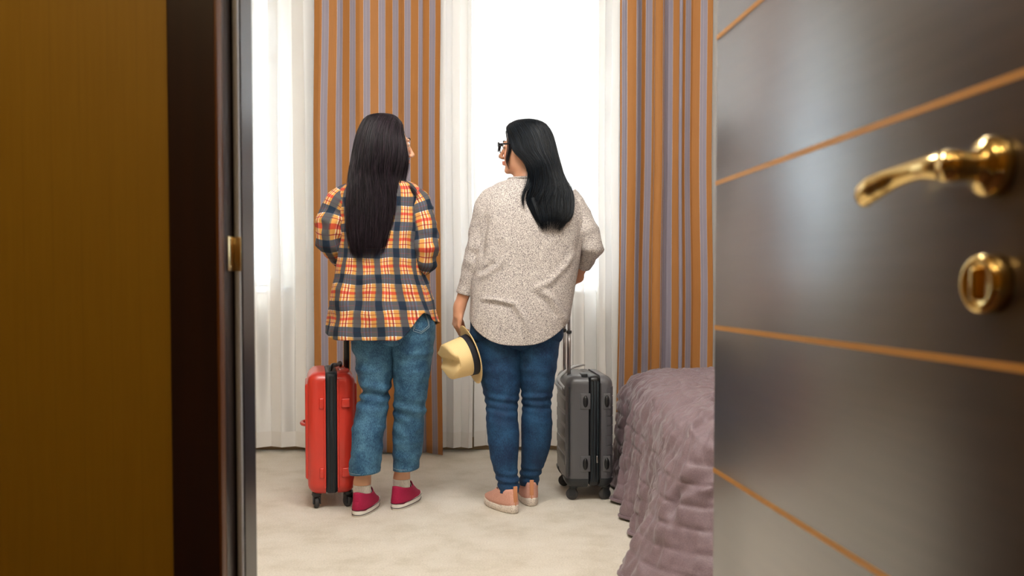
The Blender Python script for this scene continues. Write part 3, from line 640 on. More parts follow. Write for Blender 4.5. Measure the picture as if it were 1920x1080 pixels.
# ---------------------------------------------------------------- people: signed-distance bodies meshed with surface nets
def smin(a, b, k):
    h = np.clip(.5+.5*(b-a)/k, 0, 1); return b*(1-h)+a*h-k*h*(1-h)
def sd_cone(P, a, b, ra, rb):
    ba = b-a; l2 = ba@ba+1e-12; t = np.clip((P-a)@ba/l2, 0, 1)
    return np.linalg.norm(P-a-t[..., None]*ba, axis=-1)-(ra+(rb-ra)*t)
def sd_ell(P, c, r, Rm):
    q = (P-c)@Rm; k0 = np.linalg.norm(q/r, axis=-1); k1 = np.linalg.norm(q/(r*r), axis=-1)+1e-9; return k0*(k0-1)/k1
def nets(prims, h):
    """prims: ('c',a,b,ra,rb,k) | ('e',c,r,R,k) ; negative k carves"""
    bb = []
    for p in prims:
        if p[0] == 'c': a, b, m = p[1], p[2], max(p[3], p[4]); lo, hi = np.minimum(a, b)-m, np.maximum(a, b)+m
        else: m = max(p[2]); lo, hi = p[1]-m, p[1]+m
        bb.append((lo, hi))
    L = np.min([b[0] for b, p in zip(bb, prims) if p[-1] > 0], 0)-3*h; H = np.max([b[1] for b, p in zip(bb, prims) if p[-1] > 0], 0)+3*h
    n = np.ceil((H-L)/h).astype(int)+1; D = np.full(n, .5, np.float32)
    ax = [L[i]+h*np.arange(n[i]) for i in range(3)]
    for p, (lo, hi) in zip(prims, bb):
        k = abs(p[-1]); m = 3*k+3*h
        i0 = np.maximum(((lo-m-L)/h).astype(int), 0); i1 = np.minimum(((hi+m-L)/h).astype(int)+2, n)
        if (i1 <= i0).any(): continue
        sl = tuple(slice(i0[i], i1[i]) for i in range(3))
        G = np.stack(np.meshgrid(*[ax[i][sl[i]] for i in range(3)], indexing='ij'), -1)
        d = sd_cone(G, *p[1:5]) if p[0] == 'c' else sd_ell(G, *p[1:4])
        D[sl] = -smin(-D[sl], d, k) if p[-1] < 0 else smin(D[sl], d, k)
    ins = D < 0
    cell = np.zeros(n-1, np.int8)
    for dx in (0, 1):
        for dy in (0, 1):
            for dz in (0, 1): cell += ins[dx:n[0]-1+dx, dy:n[1]-1+dy, dz:n[2]-1+dz]
    act = (cell > 0) & (cell < 8); idx = np.full(cell.shape, -1, np.int64); I = np.argwhere(act); idx[act] = np.arange(len(I))
    acc = np.zeros((len(I), 3)); cnt = np.zeros(len(I))
    cor = [(dx, dy, dz) for dx in (0, 1) for dy in (0, 1) for dz in (0, 1)]
    for a in range(8):
        for b in range(a+1, 8):
            A, B = np.array(cor[a]), np.array(cor[b])
            if np.abs(A-B).sum() != 1: continue
            va = D[tuple((I+A).T)]; vb = D[tuple((I+B).T)]; m = (va < 0) != (vb < 0)
            t = np.where(m, va/(va-vb+1e-12), 0)[:, None]; acc += np.where(m[:, None], A+(B-A)*t, 0); cnt += m
    V = (I+acc/cnt[:, None])*h+L
    Fs = []
    for d in range(3):
        u, v = [(1, 2), (2, 0), (0, 1)][d]
        a = ins; b = np.roll(ins, -1, d); m = a != b
        s_ = [slice(None)]*3; s_[d] = slice(0, n[d]-1); m = m[tuple(s_)]; aa = a[tuple(s_)]
        E = np.argwhere(m); E = E[(E[:, u] > 0) & (E[:, v] > 0) & (E[:, u] < n[u]-1) & (E[:, v] < n[v]-1)]
        eu = np.zeros(3, int); eu[u] = 1; ev = np.zeros(3, int); ev[v] = 1
        q = np.stack([idx[tuple((E-eu-ev).T)], idx[tuple((E-ev).T)], idx[tuple(E.T)], idx[tuple((E-eu).T)]], 1)
        fl = aa[tuple(E.T)]; q[~fl] = q[~fl][:, ::-1]; Fs.append(q)
    return V, np.vstack(Fs)
def rotz(a): c, s = math.cos(a), math.sin(a); return np.array([[c, -s, 0], [s, c, 0], [0, 0, 1.]])
def rotx(a): c, s = math.cos(a), math.sin(a); return np.array([[1., 0, 0], [0, c, -s], [0, s, c]])
def roty(a): c, s = math.cos(a), math.sin(a); return np.array([[c, 0, s], [0, 1., 0], [-s, 0, c]])
I3 = np.eye(3); A_ = lambda *a: np.array(a, float)
def head_prims(c, Rm, s=1.0):
    """local +y = face direction, z up"""
    def e(x, y, z, rx, ry, rz, k, tilt=None): return ('e', c+Rm@(A_(x, y, z)*s), A_(rx, ry, rz)*s, Rm if tilt is None else Rm@tilt, k*s)
    def k_(a, b, ra, rb, k): return ('c', c+Rm@(A_(*a)*s), c+Rm@(A_(*b)*s), ra*s, rb*s, k*s)
    P = [e(0, -.018, .028, .074, .094, .086, .01), e(0, .030, -.022, .060, .060, .088, .03), e(0, .036, -.075, .044, .044, .032, .025),
         e(0, .076, -.096, .017, .013, .013, .016), e(.034, .060, -.032, .024, .026, .028, .02), e(-.034, .060, -.032, .024, .026, .028, .02)]
    for q in (-1, 1): P.append(e(q*.030, .101, .004, .015, .016, .010, -.012))
    P += [e(0, .084, .022, .050, .012, .009, .012), k_((0, .092, .008), (0, .110, -.030), .006, .0085, .010), k_((0, .112, -.034), (0, .104, -.040), .0085, .006, .006)]
    for q in (-1, 1):
        P += [e(q*.0115, .101, -.039, .007, .009, .006, .005), e(q*.030, .083, .003, .0165, .010, .0085, .004)]
        P += [e(q*.077, -.004, -.008, .007, .018, .031, .006, rotz(q*.35)@rotx(-.15)), e(q*.079, .006, -.028, .006, .009, .010, .005)]
    P += [e(0, .094, -.0585, .020, .008, .0045, .004), e(0, .0925, -.0675, .017, .009, .0055, .004)]
    return P
def hand_prims(wr, d, nrm, th, curl=.8, s=1.0, curls=None):
    """wr wrist, d direction of the hand, nrm palm normal (fingers curl towards it), th side of the thumb"""
    d = d/np.linalg.norm(d); nrm = nrm-d*(nrm@d); nrm /= np.linalg.norm(nrm); th_ = np.cross(d, nrm); th_ *= np.sign(th_@th)
    k = .006*s; P = []
    L = lambda a, b, c_: wr + s*(d*a + th_*b + nrm*c_)
    P.append(('e', L(.045, 0, .002), A_(.046, .037, .014)*s, np.stack([d, th_, nrm], 1), .012))
    P.append(('c', L(-.01, 0, 0), L(.03, 0, 0), .024*s, .022*s, .012))
    fs = [(.027, .041, .026, .021, .0088), (.009, .045, .029, .022, .009), (-.009, .042, .027, .021, .0086), (-.026, .034, .021, .018, .0076)]
    for i, (off, a, b, c_, r) in enumerate(fs):
        cu = curl if curls is None else curls[i]
        p = L(.080-.006*abs(i-1.2), off, .0); q = 0.15*cu; sp = (off/.027)*.06
        P.append(('c', L(.035, off*.8, 0), p, .011*s, r*1.08*s, k))
        for seg, ln_ in enumerate((a, b, c_)):
            q += cu*(.55, .75, .6)[seg]
            v = (d*math.cos(q)+nrm*math.sin(q))+th_*sp; v /= np.linalg.norm(v); p2 = p+v*ln_*s
            P.append(('c', p, p2, r*(1.05-.1*seg)*s, r*(.96-.1*seg)*s, .0035)); p = p2
    p = L(.018, .026, .006); v1 = d*.62+th_*.55+nrm*.5; v2 = d*.85+th_*.05+nrm*.55; v3 = d*.85-th_*.2+nrm*.5
    for v, ln_, r0, r1 in ((v1, .034, .0135, .0115), (v2, .032, .0112, .0098), (v3, .026, .0098, .0082)):
        v = v/np.linalg.norm(v); p2 = p+v*ln_*s; P.append(('c', p, p2, r0*s, r1*s, .007)); p = p2
    return P
def foot_prims(an, yaw, s=1.0):
    Rm = rotz(yaw); f = lambda x, y, z: np.array([an[0], an[1], 0])+Rm@(A_(x, y, z)*s)
    return [('c', an, f(0, -.01, .04), .034*s, .030*s, .02), ('c', f(0, -.02, .045), f(0, .05, .036), .028*s, .018*s, .02), ('c', f(.008, .06, .030), f(.010, .115, .024), .018*s, .010*s, .02), ('c', f(-.010, .06, .030), f(-.014, .105, .022), .017*s, .010*s, .02)]
def body(name, J, yaw, hs, skinm, hands):
    Rm = rotz(yaw)@rotx(J.get('nod', 0)); pr = head_prims(J['head'], Rm, hs)
    nk = J['head']+Rm@(A_(0, -.02, -.06)*hs)
    pr += [('c', nk, J['neck'], .050*hs, .054*hs, .03), ('c', J['neck'], J['chest']+A_(0, 0, .10), .052, .062, .04)]
    for s_ in ('l', 'r'):
        sh, el, wr, hp, kn, an = (J[q+s_] for q in ('sh', 'el', 'wr', 'hp', 'kn', 'an'))
        pr += [('c', J['neck']+A_(0, 0, -.03), sh, .035, .042, .04), ('c', sh, el, .038, .029, .02), ('c', el, el*.65+wr*.35, .029, .030, .012), ('c', el*.65+wr*.35, wr, .030, .0235, .012)]
        pr += [('c', hp, kn, .068, .044, .03), ('c', kn, kn*.65+an*.35, .044, .042, .02), ('c', kn*.65+an*.35, an, .042, .031, .02)]
        pr += foot_prims(an, J['yaw'+s_], J.get('foot', 1))
    pr += [('e', J['chest'], A_(.13, .085, .17), I3, .04), ('e', J['belly'], A_(.115, .085, .16), I3, .04), ('e', J['pelvis'], A_(.135, .095, .12), I3, .04)]
    for h_ in hands: pr += h_
    V, Fc = nets(pr, .0042)
    o = mesh(name, V, Fc, skinm)
    # tint: lips and a little blush are the skin's own colours
    c = J['head']; q = (V-c)@Rm/hs
    t = np.ones((len(V), 4)); l = np.exp(-((q[:, 0]/.021)**2+((q[:, 2]+.063)/.0085)**2)**2)*(q[:, 1] > .07)
    t[:, 0] -= .12*l; t[:, 1] -= .5*l; t[:, 2] -= .45*l
    bl = np.exp(-(((np.abs(q[:, 0])-.042)/.02)**2+((q[:, 2]+.03)/.02)**2))*(q[:, 1] > .03); t[:, 1] -= .12*bl; t[:, 2] -= .12*bl
    at = o.data.color_attributes.new('tint', 'FLOAT_COLOR', 'POINT'); at.data.foreach_set('color', t.astype(np.float32).ravel())
    sm = o.modifiers.new('sm', 'SMOOTH'); sm.factor = .5; sm.iterations = 1
    for s_ in (-1, 1):
        ec = c+Rm@(A_(s_*.030, .0835, .004)*hs); V2, F2 = lathe([(0, -.0112), (.006, -.0095), (.0105, -.004), (.0115, 0), (.0105, .004), (.006, .0095), (0, .0112)], 20, 'y')
        e = mesh('eye', (V2*hs)@Rm.T+ec, F2, M['eye'], o, world=True)
        V2, F2 = lathe([(0, .0118), (.0055, .0108), (.0056, .009), (0, .008)], 16, 'y'); mesh('iris', (V2*hs)@Rm.T+ec, F2, M['iris'], e, world=True)
        k = [tuple(c+Rm@(A_(s_*x, y, z)*hs))+(r,) for x, y, z, r in ((.013, .0965, .024, .0018), (.024, .095, .029, .0028), (.036, .087, .029, .0024), (.045, .078, .024, .0012))]
        tube_obj('eyebrow', k, M['brow'], o, 10, 8, world=True)
    return o, Rm

def vloft(keys, Y0, n=90, m=120, exp=2.3, th0=None, hem=None, disp=None, topfn=None, rot=0.0):
    """keys: (py, xl, xr, yc, ry) - silhouette in photo rows at depth yc; returns V,F,uv. th=0 is the back (camera side)"""
    rows = []
    for py, xl, xr, yc, ry in keys:
        a, b = W(xl, py, Y0+yc), W(xr, py, Y0+yc); rows.append((a[2], a[0], b[0], Y0+yc, ry))
    K = np.array(sorted(rows)); zs = K[:, 0]
    th = np.linspace(-PI, PI, m+1) if th0 is None else None
    v = np.linspace(0, 1, n)[:, None]
    if th is None: raise ValueError
    TH = th[None]+0*v
    zb = zs[0] if hem is None else hem(TH)
    zt = zs[-1]
    Z = zb+(zt-zb)*v
    f = [interp(Z, zs, K[:, i]) for i in (1, 2, 3, 4)]
    cx, rx = (f[0]+f[1])/2, (f[1]-f[0])/2
    T = TH
    sx_, cy_ = np.sin(T), -np.cos(T)
    sx_ = np.sign(sx_)*np.abs(sx_)**(2/exp); cy_ = np.sign(cy_)*np.abs(cy_)**(2/exp)
    X = cx+rx*sx_*math.cos(rot)-f[3]*cy_*math.sin(rot)*0; Yy = f[2]+f[3]*cy_+rx*sx_*math.sin(rot)
    V = np.stack([X, Yy, Z+0*X], -1)
    if disp is not None:
        g0, g1 = np.gradient(V, axis=0), np.gradient(V, axis=1); N = np.cross(g1, g0); N /= np.linalg.norm(N, axis=-1)[..., None]+1e-9
        ctr = np.stack([cx, f[2], Z+0*cx], -1); s_ = np.sign(((V-ctr)*N).sum(-1)); N *= np.where(s_ == 0, 1, s_)[..., None]
        V = V+N*disp(V, TH)[..., None]
    V[:, -1] = V[:, 0]
    seg = np.linalg.norm(np.diff(V[:, :, :2], axis=1), axis=-1); cum = np.r_[0, np.cumsum(seg[:int(n*.85)].mean(0))]; cum -= cum[m//2]
    uv = np.stack([cum[None]+0*X, Z+0*X], -1)
    return V.reshape(-1, 3), grid_faces(n, m+1).tolist(), uv.reshape(-1, 2)

def hair_surface(keys, Y0, n, m, fdir, spans, exp=2.0, groove=.003, seed=1):
    """keys rows: (py,xl,xr,yc,ry); spans: (py, centre angle, half span)"""
    rows = []
    for py, xl, xr, yc, ry in keys:
        a, b = W(xl, py, Y0+yc), W(xr, py, Y0+yc); rows.append((a[2], a[0], b[0], Y0+yc, ry))
    K = np.array(sorted(rows)); sp = np.array(sorted([(W(960, p, Y0)[2], c, h) for p, c, h in spans]))
    def ev(u, v, off=0.0):
        """u in -1..1 around, v in 0..1 top to bottom"""
        zt, zb = K[-1, 0], K[0, 0]; g = np.where(v < .12, (v/.12)**2*.12*.45+v*.55*(1-0), v); g = np.where(v < .12, v*v/.12*.75+v*.25, v)
        Z = zt-(zt-zb)*g
        f = [interp(Z, K[:, 0], K[:, i]) for i in (1, 2, 3, 4)]
        ca, ha = interp(Z, sp[:, 0], sp[:, 1]), interp(Z, sp[:, 0], sp[:, 2]); T = ca+ha*u
        cx, rx = (f[0]+f[1])/2, np.maximum((f[1]-f[0])/2, .001)
        X = cx+(rx+off)*np.sin(T); Y = f[2]-(np.maximum(f[3], .004)+off)*np.cos(T)
        return np.stack([X, Y, Z+0*X], -1)
    u = np.linspace(-1, 1, m); v = np.linspace(0, .935, n)[:, None]; U = u[None]+0*v; Vv = v+0*U
    gr_ = groove*(vn(np.stack([U*34+.7*vn(np.stack([Vv*3, U*4, 0*U], -1), seed+3), Vv*1.6, 0*U], -1), seed)*.7+vn(np.stack([U*85, Vv*2.2, 0*U], -1), seed+1)*.3)*np.clip(Vv*7, .1, 1)
    return ev, ev(U, Vv, gr_-.002), U, Vv, gr_
def strands(ev, N, n, r, seed, jitter=.004, v0=.0, vlo=.88, flare=0.0):
    g = np.random.default_rng(seed); out = []
    for i in range(N):
        u = g.uniform(-1, 1); a = g.uniform(0, v0) if v0 else 0.0; b = g.uniform(vlo, 1.03)
        v = np.linspace(a, b, n); wv = u+.02*np.sin(v*g.uniform(3, 9)+g.uniform(0, 6))*np.clip(v*2, 0, 1)+g.normal(0, .02)*v
        off = g.normal(.001, jitter)*np.clip(v*2.5, .25, 1)+g.normal(0, flare)*np.clip(v-.6, 0, 1)
        P = ev(np.clip(wv, -1.03, 1.03), np.minimum(v, 1.0), off); P[:, 2] -= np.maximum(v-1, 0)*.5
        out.append((P, r*g.uniform(.6, 1.3), u))
    return out
def strand_mesh(lst):
    th = np.array([0, 2*PI/3, 4*PI/3]); Vs, Fs, Us, o = [], [], [], 0
    for P, r, u in lst:
        n = len(P); T, N, B = path_frames(P); t = np.linspace(0, 1, n); rr = r*np.clip(np.minimum((1-t)*6, t*8+.3), .12, 1)
        V = P[:, None]+(N[:, None]*np.cos(th)[None, :, None]+B[:, None]*np.sin(th)[None, :, None])*rr[:, None, None]
        Vs.append(V.reshape(-1, 3)); a = (np.arange(n-1)*3)[:, None]+np.arange(3)[None]; b = (np.arange(n-1)*3)[:, None]+np.array([1, 2, 0])[None]
        Fs += (np.stack([a, b, b+3, a+3], -1).reshape(-1, 4)+o).tolist(); Us.append(np.stack([np.full(n*3, u*3), np.repeat(t, 3)], 1)); o += n*3
    return np.vstack(Vs), Fs, np.vstack(Us)
def lock(path, N, spread, r, seed, n=18):
    """bundle of strands along px path rows: (px,py,Y,width)"""
    K = np.array([tuple(W(a, b, y))+(w_,) for a, b, y, w_ in path]); K, _ = resample(K, n); T, Nn, B = path_frames(K[:, :3]); g = np.random.default_rng(seed); out = []
    for i in range(N):
        a, b = g.normal(0, .5), g.normal(0, .5); e = g.uniform(.75, 1); k = max(6, int(n*e)); ww = K[:k, 3]*spread
        P = K[:k, :3]+B[:k]*(a*ww)[:, None]+Nn[:k]*(b*ww*.5)[:, None]+g.normal(0, .0006, (1, 3)); out.append((P, r*g.uniform(.6, 1.3), g.uniform(-1, 1)))
    return out
def wrinkle(V, seed, fx=9, fz=14, amp=.006, ridge=True):
    q = vn(np.stack([V[..., 0]*fx+1.3*vn(V*6, seed+2), V[..., 1]*fx, V[..., 2]*fz], -1), seed)
    return amp*((1-2*np.abs(q)) if ridge else q)
def shoe(kind, loc, yaw, parent, s=1.0, flip=1, mats=None, pitch=0):
    """local +y = toe; one shoe with its parts"""
    up, sole = mats
    def outline(f, b, w_, m=48, z=0, sh=0):
        th = np.linspace(0, 2*PI, m, endpoint=False); y = np.where(np.cos(th) >= 0, f*np.cos(th), b*np.cos(th)); t = (y+b)/(f+b)
        wd = w_*(0.80+.30*np.clip((t-.15)/.5, 0, 1)-.10*np.clip((t-.7)/.3, 0, 1))
        x = wd*np.sign(np.sin(th))*np.abs(np.sin(th))**.8+flip*.008*np.clip(t, 0, 1)**2
        return np.stack([x, y+sh, np.full(m, z)], 1)
    def stack(rings, cap0=True, cap1=True):
        m = len(rings[0]); V = np.vstack(rings); Fc = [[i*m+j, i*m+(j+1) % m, (i+1)*m+(j+1) % m, (i+1)*m+j] for i in range(len(rings)-1) for j in range(m)]
        if cap0: Fc.append(list(range(m))[::-1])
        if cap1: Fc.append([(len(rings)-1)*m+j for j in range(m)])
        return V, Fc
    root = empty('shoe', tuple(loc), yaw); root.parent = parent; root.scale = (s, s, s)
    if parent is not None: root.matrix_parent_inverse = wm(parent).inverted()
    if pitch: root.rotation_euler = (pitch, 0, yaw)
    f, b = .165, .075
    if kind == 'sneaker':
        V, Fc = stack([outline(f-.002, b-.002, .040, z=0), outline(f, b, .043, z=.004), outline(f, b, .0435, z=.029), outline(f-.003, b-.003, .040, z=.032)]); mesh('sole', V, Fc, sole, root)
        for z in (.008, .026):
            k = outline(f+.0006, b+.0006, .0437, z=z); k = np.vstack([k, k[:1]]); V, Fc, _ = tube(np.c_[k, np.full(len(k), .0013)], 97, 6, caps=False, up=(0, 0, 1)); mesh('sole_stripe', V, Fc, M['rubber_b'], root)
        zs = [(.020, f-.002, b-.003, .0405, 0), (.034, f-.010, b-.002, .0405, 0), (.046, f-.040, b-.003, .038, 0), (.056, f-.062, b-.004, .036, 0), (.066, f-.085, b-.006, .0345, 0), (.076, f-.105, b-.008, .0335, 0), (.083, f-.115, b-.010, .033, 0)]
        m = 48; rings = []
        for z, ff, bb_, ww, _ in zs:
            o_ = outline(ff, bb_, ww, z=z); t = np.linspace(0, 2*PI, m, endpoint=False)
            o_[:, 2] += np.where(z > .05, .010*np.cos(t)**2*(z-.05)/.02, 0); rings.append(o_)
        V, Fc = stack(rings, True, False); u = mesh('upper', V, Fc, up, root); mod_solid(u, .003, -1)
        toe = stack([outline(.052, .030, .036, z=.022, sh=.112), outline(.050, .028, .034, z=.034, sh=.110), outline(.030, .02, .022, z=.041, sh=.108)]); mesh('toe_cap', *toe, sole, root)
        for i in range(5):
            y = .045+.014*i; z = .076-.0085*i
            tube_obj('lace', [(-.020, y, z-.008, .0020), (-.006, y+.002, z+.002, .0024), (.006, y-.002, z+.002, .0024), (.020, y, z-.008, .0020)], M['lace'], root, 10, 6, up=(0, 0, 1))
        for q in (-1, 1):
            tube_obj('lace', [(0, .05, .078, .0016), (q*.018, .045, .092, .0016), (q*.032, .030, .078, .0016), (q*.030, .035, .066, .0016)], M['lace'], root, 16, 6, up=(0, 0, 1))
        box('heel_patch', (-.009, -b-.0005, .024), (.009, -b+.004, .060), sole if False else up, root, .002)
    else:
        V, Fc = stack([outline(f-.004, b-.006, .038, z=.0), outline(f+.002, b+.001, .043, z=.006), outline(f+.003, b+.003, .0445, z=.020), outline(f+.0, b+.001, .0425, z=.032), outline(f-.004, b-.002, .040, z=.035)])
        V[:, 2] += np.where(V[:, 2] > .01, .010*np.clip(-V[:, 1]/.07, 0, 1)+.004*np.clip((V[:, 1]-.1)/.06, 0, 1), 0)
        V[:, 2] += np.where(V[:, 2] < .004, .012*np.clip((V[:, 1]-.10)/.065, 0, 1)**2, 0); mesh('sole', V, Fc, sole, root)
        zs = [(.030, f-.004, b-.002, .0405), (.042, f-.008, b-.001, .0405), (.054, f-.032, b-.001, .039), (.064, f-.060, b-.002, .037), (.074, f-.085, b-.005, .035), (.084, f-.105, b-.008, .033), (.093, f-.118, b-.012, .031)]
        rings = []
        for z, ff, bb_, ww in zs: rings.append(outline(ff, bb_, ww, z=z))
        V, Fc = stack(rings, True, False); V[:, 2] += np.where(V[:, 2] > .06, .010*np.clip(-V[:, 1]/.06, 0, 1)*(V[:, 2]-.06)/.03, 0); u = mesh('upper', V, Fc, up, root); mod_solid(u, .003, -1)
        box('pull_tab', (-.009, -b-.003, .050), (.009, -b+.005, .118), M['pink_tab'], root, .002)
        box('heel_seam', (-.003, -b-.0022, .036), (.003, -b+.003, .055), M['pink_tab'], root, .001)
    return root

# ================================================================ woman in the plaid shirt
Y1 = 3.58
p = lambda x, y, d=0.: W(x, y, Y1+d)
J = dict(head=p(724.5, 273), neck=p(722, 345, -.01), chest=p(712, 430, 0), belly=p(718, 520, .01), pelvis=p(736, 600, .01),
         shl=p(652, 375, -.005), shr=p(778, 378, .0), ell=p(620, 444, -.03), elr=p(797, 474, -.018), wrl=p(650, 490, .17), wrr=p(752, 505, .20),
         hpl=p(702, 612, .01), hpr=p(770, 612, .01), knl=p(699, 750, .02), knr=p(768, 755, .05), anl=W(679, 905, 3.56), anr=W(753, 898, 3.67), yawl=R(-7), yawr=R(-15), foot=.93)
hl = hand_prims(J['wrl'], A_(.45, .8, -.1), A_(0, 0, -1), A_(1, .2, 0), .7, .92); hr = hand_prims(J['wrr'], A_(-.7, .6, -.1), A_(0, 0, -1), A_(0, 1, 0), .7, .92)
P1, Rm = body('person', J, R(-70), .97, M['skin1'], [hl, hr]); tag(P1, 'person with very long dark hair, plaid flannel shirt and cropped blue jeans', 'person')
J1 = J
# shirt body
def hem1(T):
    z0 = W(720, 635, Y1)[2]; up = W(720, 586, Y1)[2]-z0
    q = np.clip((T-.24)/.66, 0, 1); v1 = (.5*q+.5*q*q*(3-2*q))*np.interp(T, [.9, 1.5, 2.2, PI], [1, .66, .45, .5]); v2 = np.exp(-((T+2.1)/.30)**2)
    return z0+up*(1.0*v1+.9*v2)+.022*np.clip((-T-.7)/.9, 0, 1)+.0*T
k1 = [(340, 680, 758, -.01, .062), (346, 655, 776, -.01, .074), (354, 643, 786, -.008, .084), (368, 636, 792, -.005, .095), (390, 636, 792, 0, .105), (430, 640, 788, .0, .112), (470, 638, 786, .0, .115), (510, 632, 792, .0, .120), (545, 624, 803, .0, .128), (580, 619, 812, .0, .135), (610, 617, 819, .0, .138), (640, 616, 824, 0, .140)]
def d1(V, T):
    z = V[..., 2]; low = np.clip((1.05-z)/.35, 0, 1)
    drape = .014*np.sin(T*7+2.0*vn(np.stack([T*1.5, z*3, 0*z], -1), 5)+.8)*low
    diag = wrinkle(V, 21, 8, 9, .010)*(.5+.5*low)+wrinkle(V, 41, 20, 16, .0035)
    return drape+diag
V, Fc, uv = vloft(k1, Y1, 130, 180, 2.5, hem=hem1, disp=d1)
shirt = mesh('shirt', V, Fc, M['plaid'], P1, True, uv); mod_solid(shirt, .0025, -1)
def sleeve_disp(seed, amp, el, L):
    def f(V, s, th):
        b = np.exp(-((s-el)/.09)**2); q = np.sin(s*85+1.6*np.sin(th*1.0+1)+3*vn(V*9, seed+1)); return amp*(b*.7*q+wrinkle(V, seed, 14, 18, 1.0)*.8+wrinkle(V, seed+9, 30, 30, .35))
    return f
sl = [tuple(p(660, 362, -.005))+(.046,), tuple(p(646, 372, -.01))+(.054,), tuple(p(628, 400, -.02))+(.056,), tuple(p(619, 430, -.035))+(.055,), tuple(p(620, 452, -.015))+(.053,), tuple(p(632, 472, .06))+(.046,), tuple(p(645, 486, .14))+(.040,)]
V, Fc, uv = tube(sl, 90, 72, caps=False, disp=sleeve_disp(51, .007, .19, .4)); uv[:, 1] = -uv[:, 1]+.03; o = mesh('sleeve', V, Fc, M['plaid'], shirt, True, uv, world=False); mod_solid(o, .002, 0)
srk = [tuple(p(766, 362, -.005))+(.044,), tuple(p(778, 374, -.01))+(.052,), tuple(p(790, 405, -.015))+(.052,), tuple(p(796, 440, -.022))+(.051,), tuple(p(798, 472, -.022))+(.050,), tuple(p(794, 490, .01))+(.047,), tuple(p(782, 498, .09))+(.043,), tuple(p(768, 502, .15))+(.040,)]
V, Fc, uv = tube(srk, 100, 72, caps=False, disp=sleeve_disp(61, .007, .27, .4)); uv[:, 1] = -uv[:, 1]; o = mesh('sleeve', V, Fc, M['plaid'], shirt, True, uv); mod_solid(o, .002, 0)
for kk, sd in ((sl, 3), (srk, 4)):        # rolled cuffs
    a, b = np.array(kk[-2]), np.array(kk[-1]); a = b+(a-b)*.55; a[3] += .003; b = b.copy(); b[3] += .005; b[:3] += (b[:3]-a[:3])*.1
    V, Fc, uv = tube([tuple(a), tuple((a+b)/2), tuple(b)], 14, 60, caps=False, disp=lambda V, s, th: .003*vn(V*30, 3)); o = mesh('cuff', V, Fc, M['plaid'], shirt, True, uv); mod_solid(o, .004, 0)
# collar
V, Fc, uv = vloft([(352, 684, 762, -.012, .068), (342, 690, 757, -.010, .060), (334, 694, 753, -.008, .056)], Y1, 14, 80, 2.1, disp=lambda V, T: .003*vn(V*14, 9)); o = mesh('collar', V, Fc, M['plaid'], shirt, True, uv); mod_solid(o, .004, 0)
# hem edge line
# jeans: seat and two legs in one garment
def leg_disp(seed, folds, base=.0055):
    def f(V, T):
        z = V[..., 2]; r = wrinkle(V, seed, 7, 16, base)+wrinkle(V, seed+7, 18, 30, base*.35)
        for z0, w_, a, fr_, ph in folds: r = r+a*np.exp(-((z-z0)/w_)**2)*np.sin(z*fr_+ph*np.sin(T+.6)+2.0*vn(V*8, seed+3))
        return r
    return f
zf = lambda y: W(700, y, Y1)[2]
LL = [(560, 672, 744, .01, .100), (600, 665, 747, .01, .106), (640, 662, 746, .01, .103), (665, 665, 743, .012, .094), (690, 669, 739, .015, .086), (712, 674, 734, .018, .081), (732, 680, 730, .02, .076), (745, 678, 727, .02, .076), (765, 670, 725, .01, .078), (790, 664, 722, .0, .080), (830, 661, 716, -.01, .080), (860, 658, 713, -.015, .080), (884, 657, 711, -.02, .078)]
LR = [(560, 734, 798, .01, .100), (600, 732, 812, .01, .106), (640, 732, 812, .012, .103), (680, 737, 807, .02, .092), (720, 741, 801, .03, .083), (760, 741, 796, .045, .077), (775, 740, 795, .05, .077), (800, 739, 793, .06, .078), (850, 739, 788, .08, .078), (890, 740, 781, .09, .076)]
kw_l = dict(n=120, m=96, exp=2.15)
a = vloft(LL, Y1, disp=leg_disp(71, [(zf(738), .05, .006, 120, 1.5), (zf(690), .06, .003, 60, 1)]), hem=lambda T: zf(884)-.014*np.cos(T)*0+.006*np.sin(T+.5)-.02*(T*0), **kw_l)
b = vloft(LR, Y1, disp=leg_disp(81, [(zf(770), .05, .004, 120, 1.5)]), hem=lambda T: zf(886)+.004*np.sin(T), **kw_l)
c = vloft([(548, 678, 794, .012, .108), (580, 670, 805, .012, .118), (610, 664, 815, .012, .124), (632, 668, 808, .012, .112), (648, 690, 790, .012, .085), (656, 725, 752, .012, .03)], Y1, n=50, m=96, exp=2.4, disp=lambda V, T: .012*(np.abs(np.sin(T))**.6-.6)*(V[..., 1] < Y1)+wrinkle(V, 5, 10, 14, .002))
V, Fc, uv = join([a, b, c]); jeans = mesh('jeans', V, Fc, M['denim_mid'], P1, True, uv); mod_solid(jeans, .003, -1)
tube_obj('crotch_seam', [tuple(p(737, 628, -.10))+(.0015,), tuple(p(738, 645, -.085))+(.0018,), tuple(p(738, 655, -.05))+(.0015,)], M['denim_mid'], jeans, 10, 6)
# back pocket with pale stitching
def surf_pt(keys, T, py, Y0, off, exp=2.3):
    rows = sorted([(W(xl, q, Y0+yc)[2], W(xl, q, Y0+yc)[0], W(xr, q, Y0+yc)[0], Y0+yc, ry) for q, xl, xr, yc, ry in keys]); K = np.array(rows); z = W(720, py, Y0)[2]
    f = [float(interp(np.array([z]), K[:, 0], K[:, i])[0]) for i in (1, 2, 3, 4)]; cx, rx = (f[0]+f[1])/2, (f[1]-f[0])/2+off
    sx_, cy_ = math.sin(T), -math.cos(T); return (cx+rx*math.copysign(abs(sx_)**(2/exp), sx_), f[2]+(f[3]+off)*math.copysign(abs(cy_)**(2/exp), cy_), z)
seat = [(548, 678, 794, .012, .108), (580, 670, 805, .012, .118), (610, 663, 815, .012, .124), (632, 668, 808, .012, .112)]
pk = [(.52, 572), (.50, 600), (.50, 618), (.74, 623), (.98, 612), (.98, 590), (1.0, 572)]
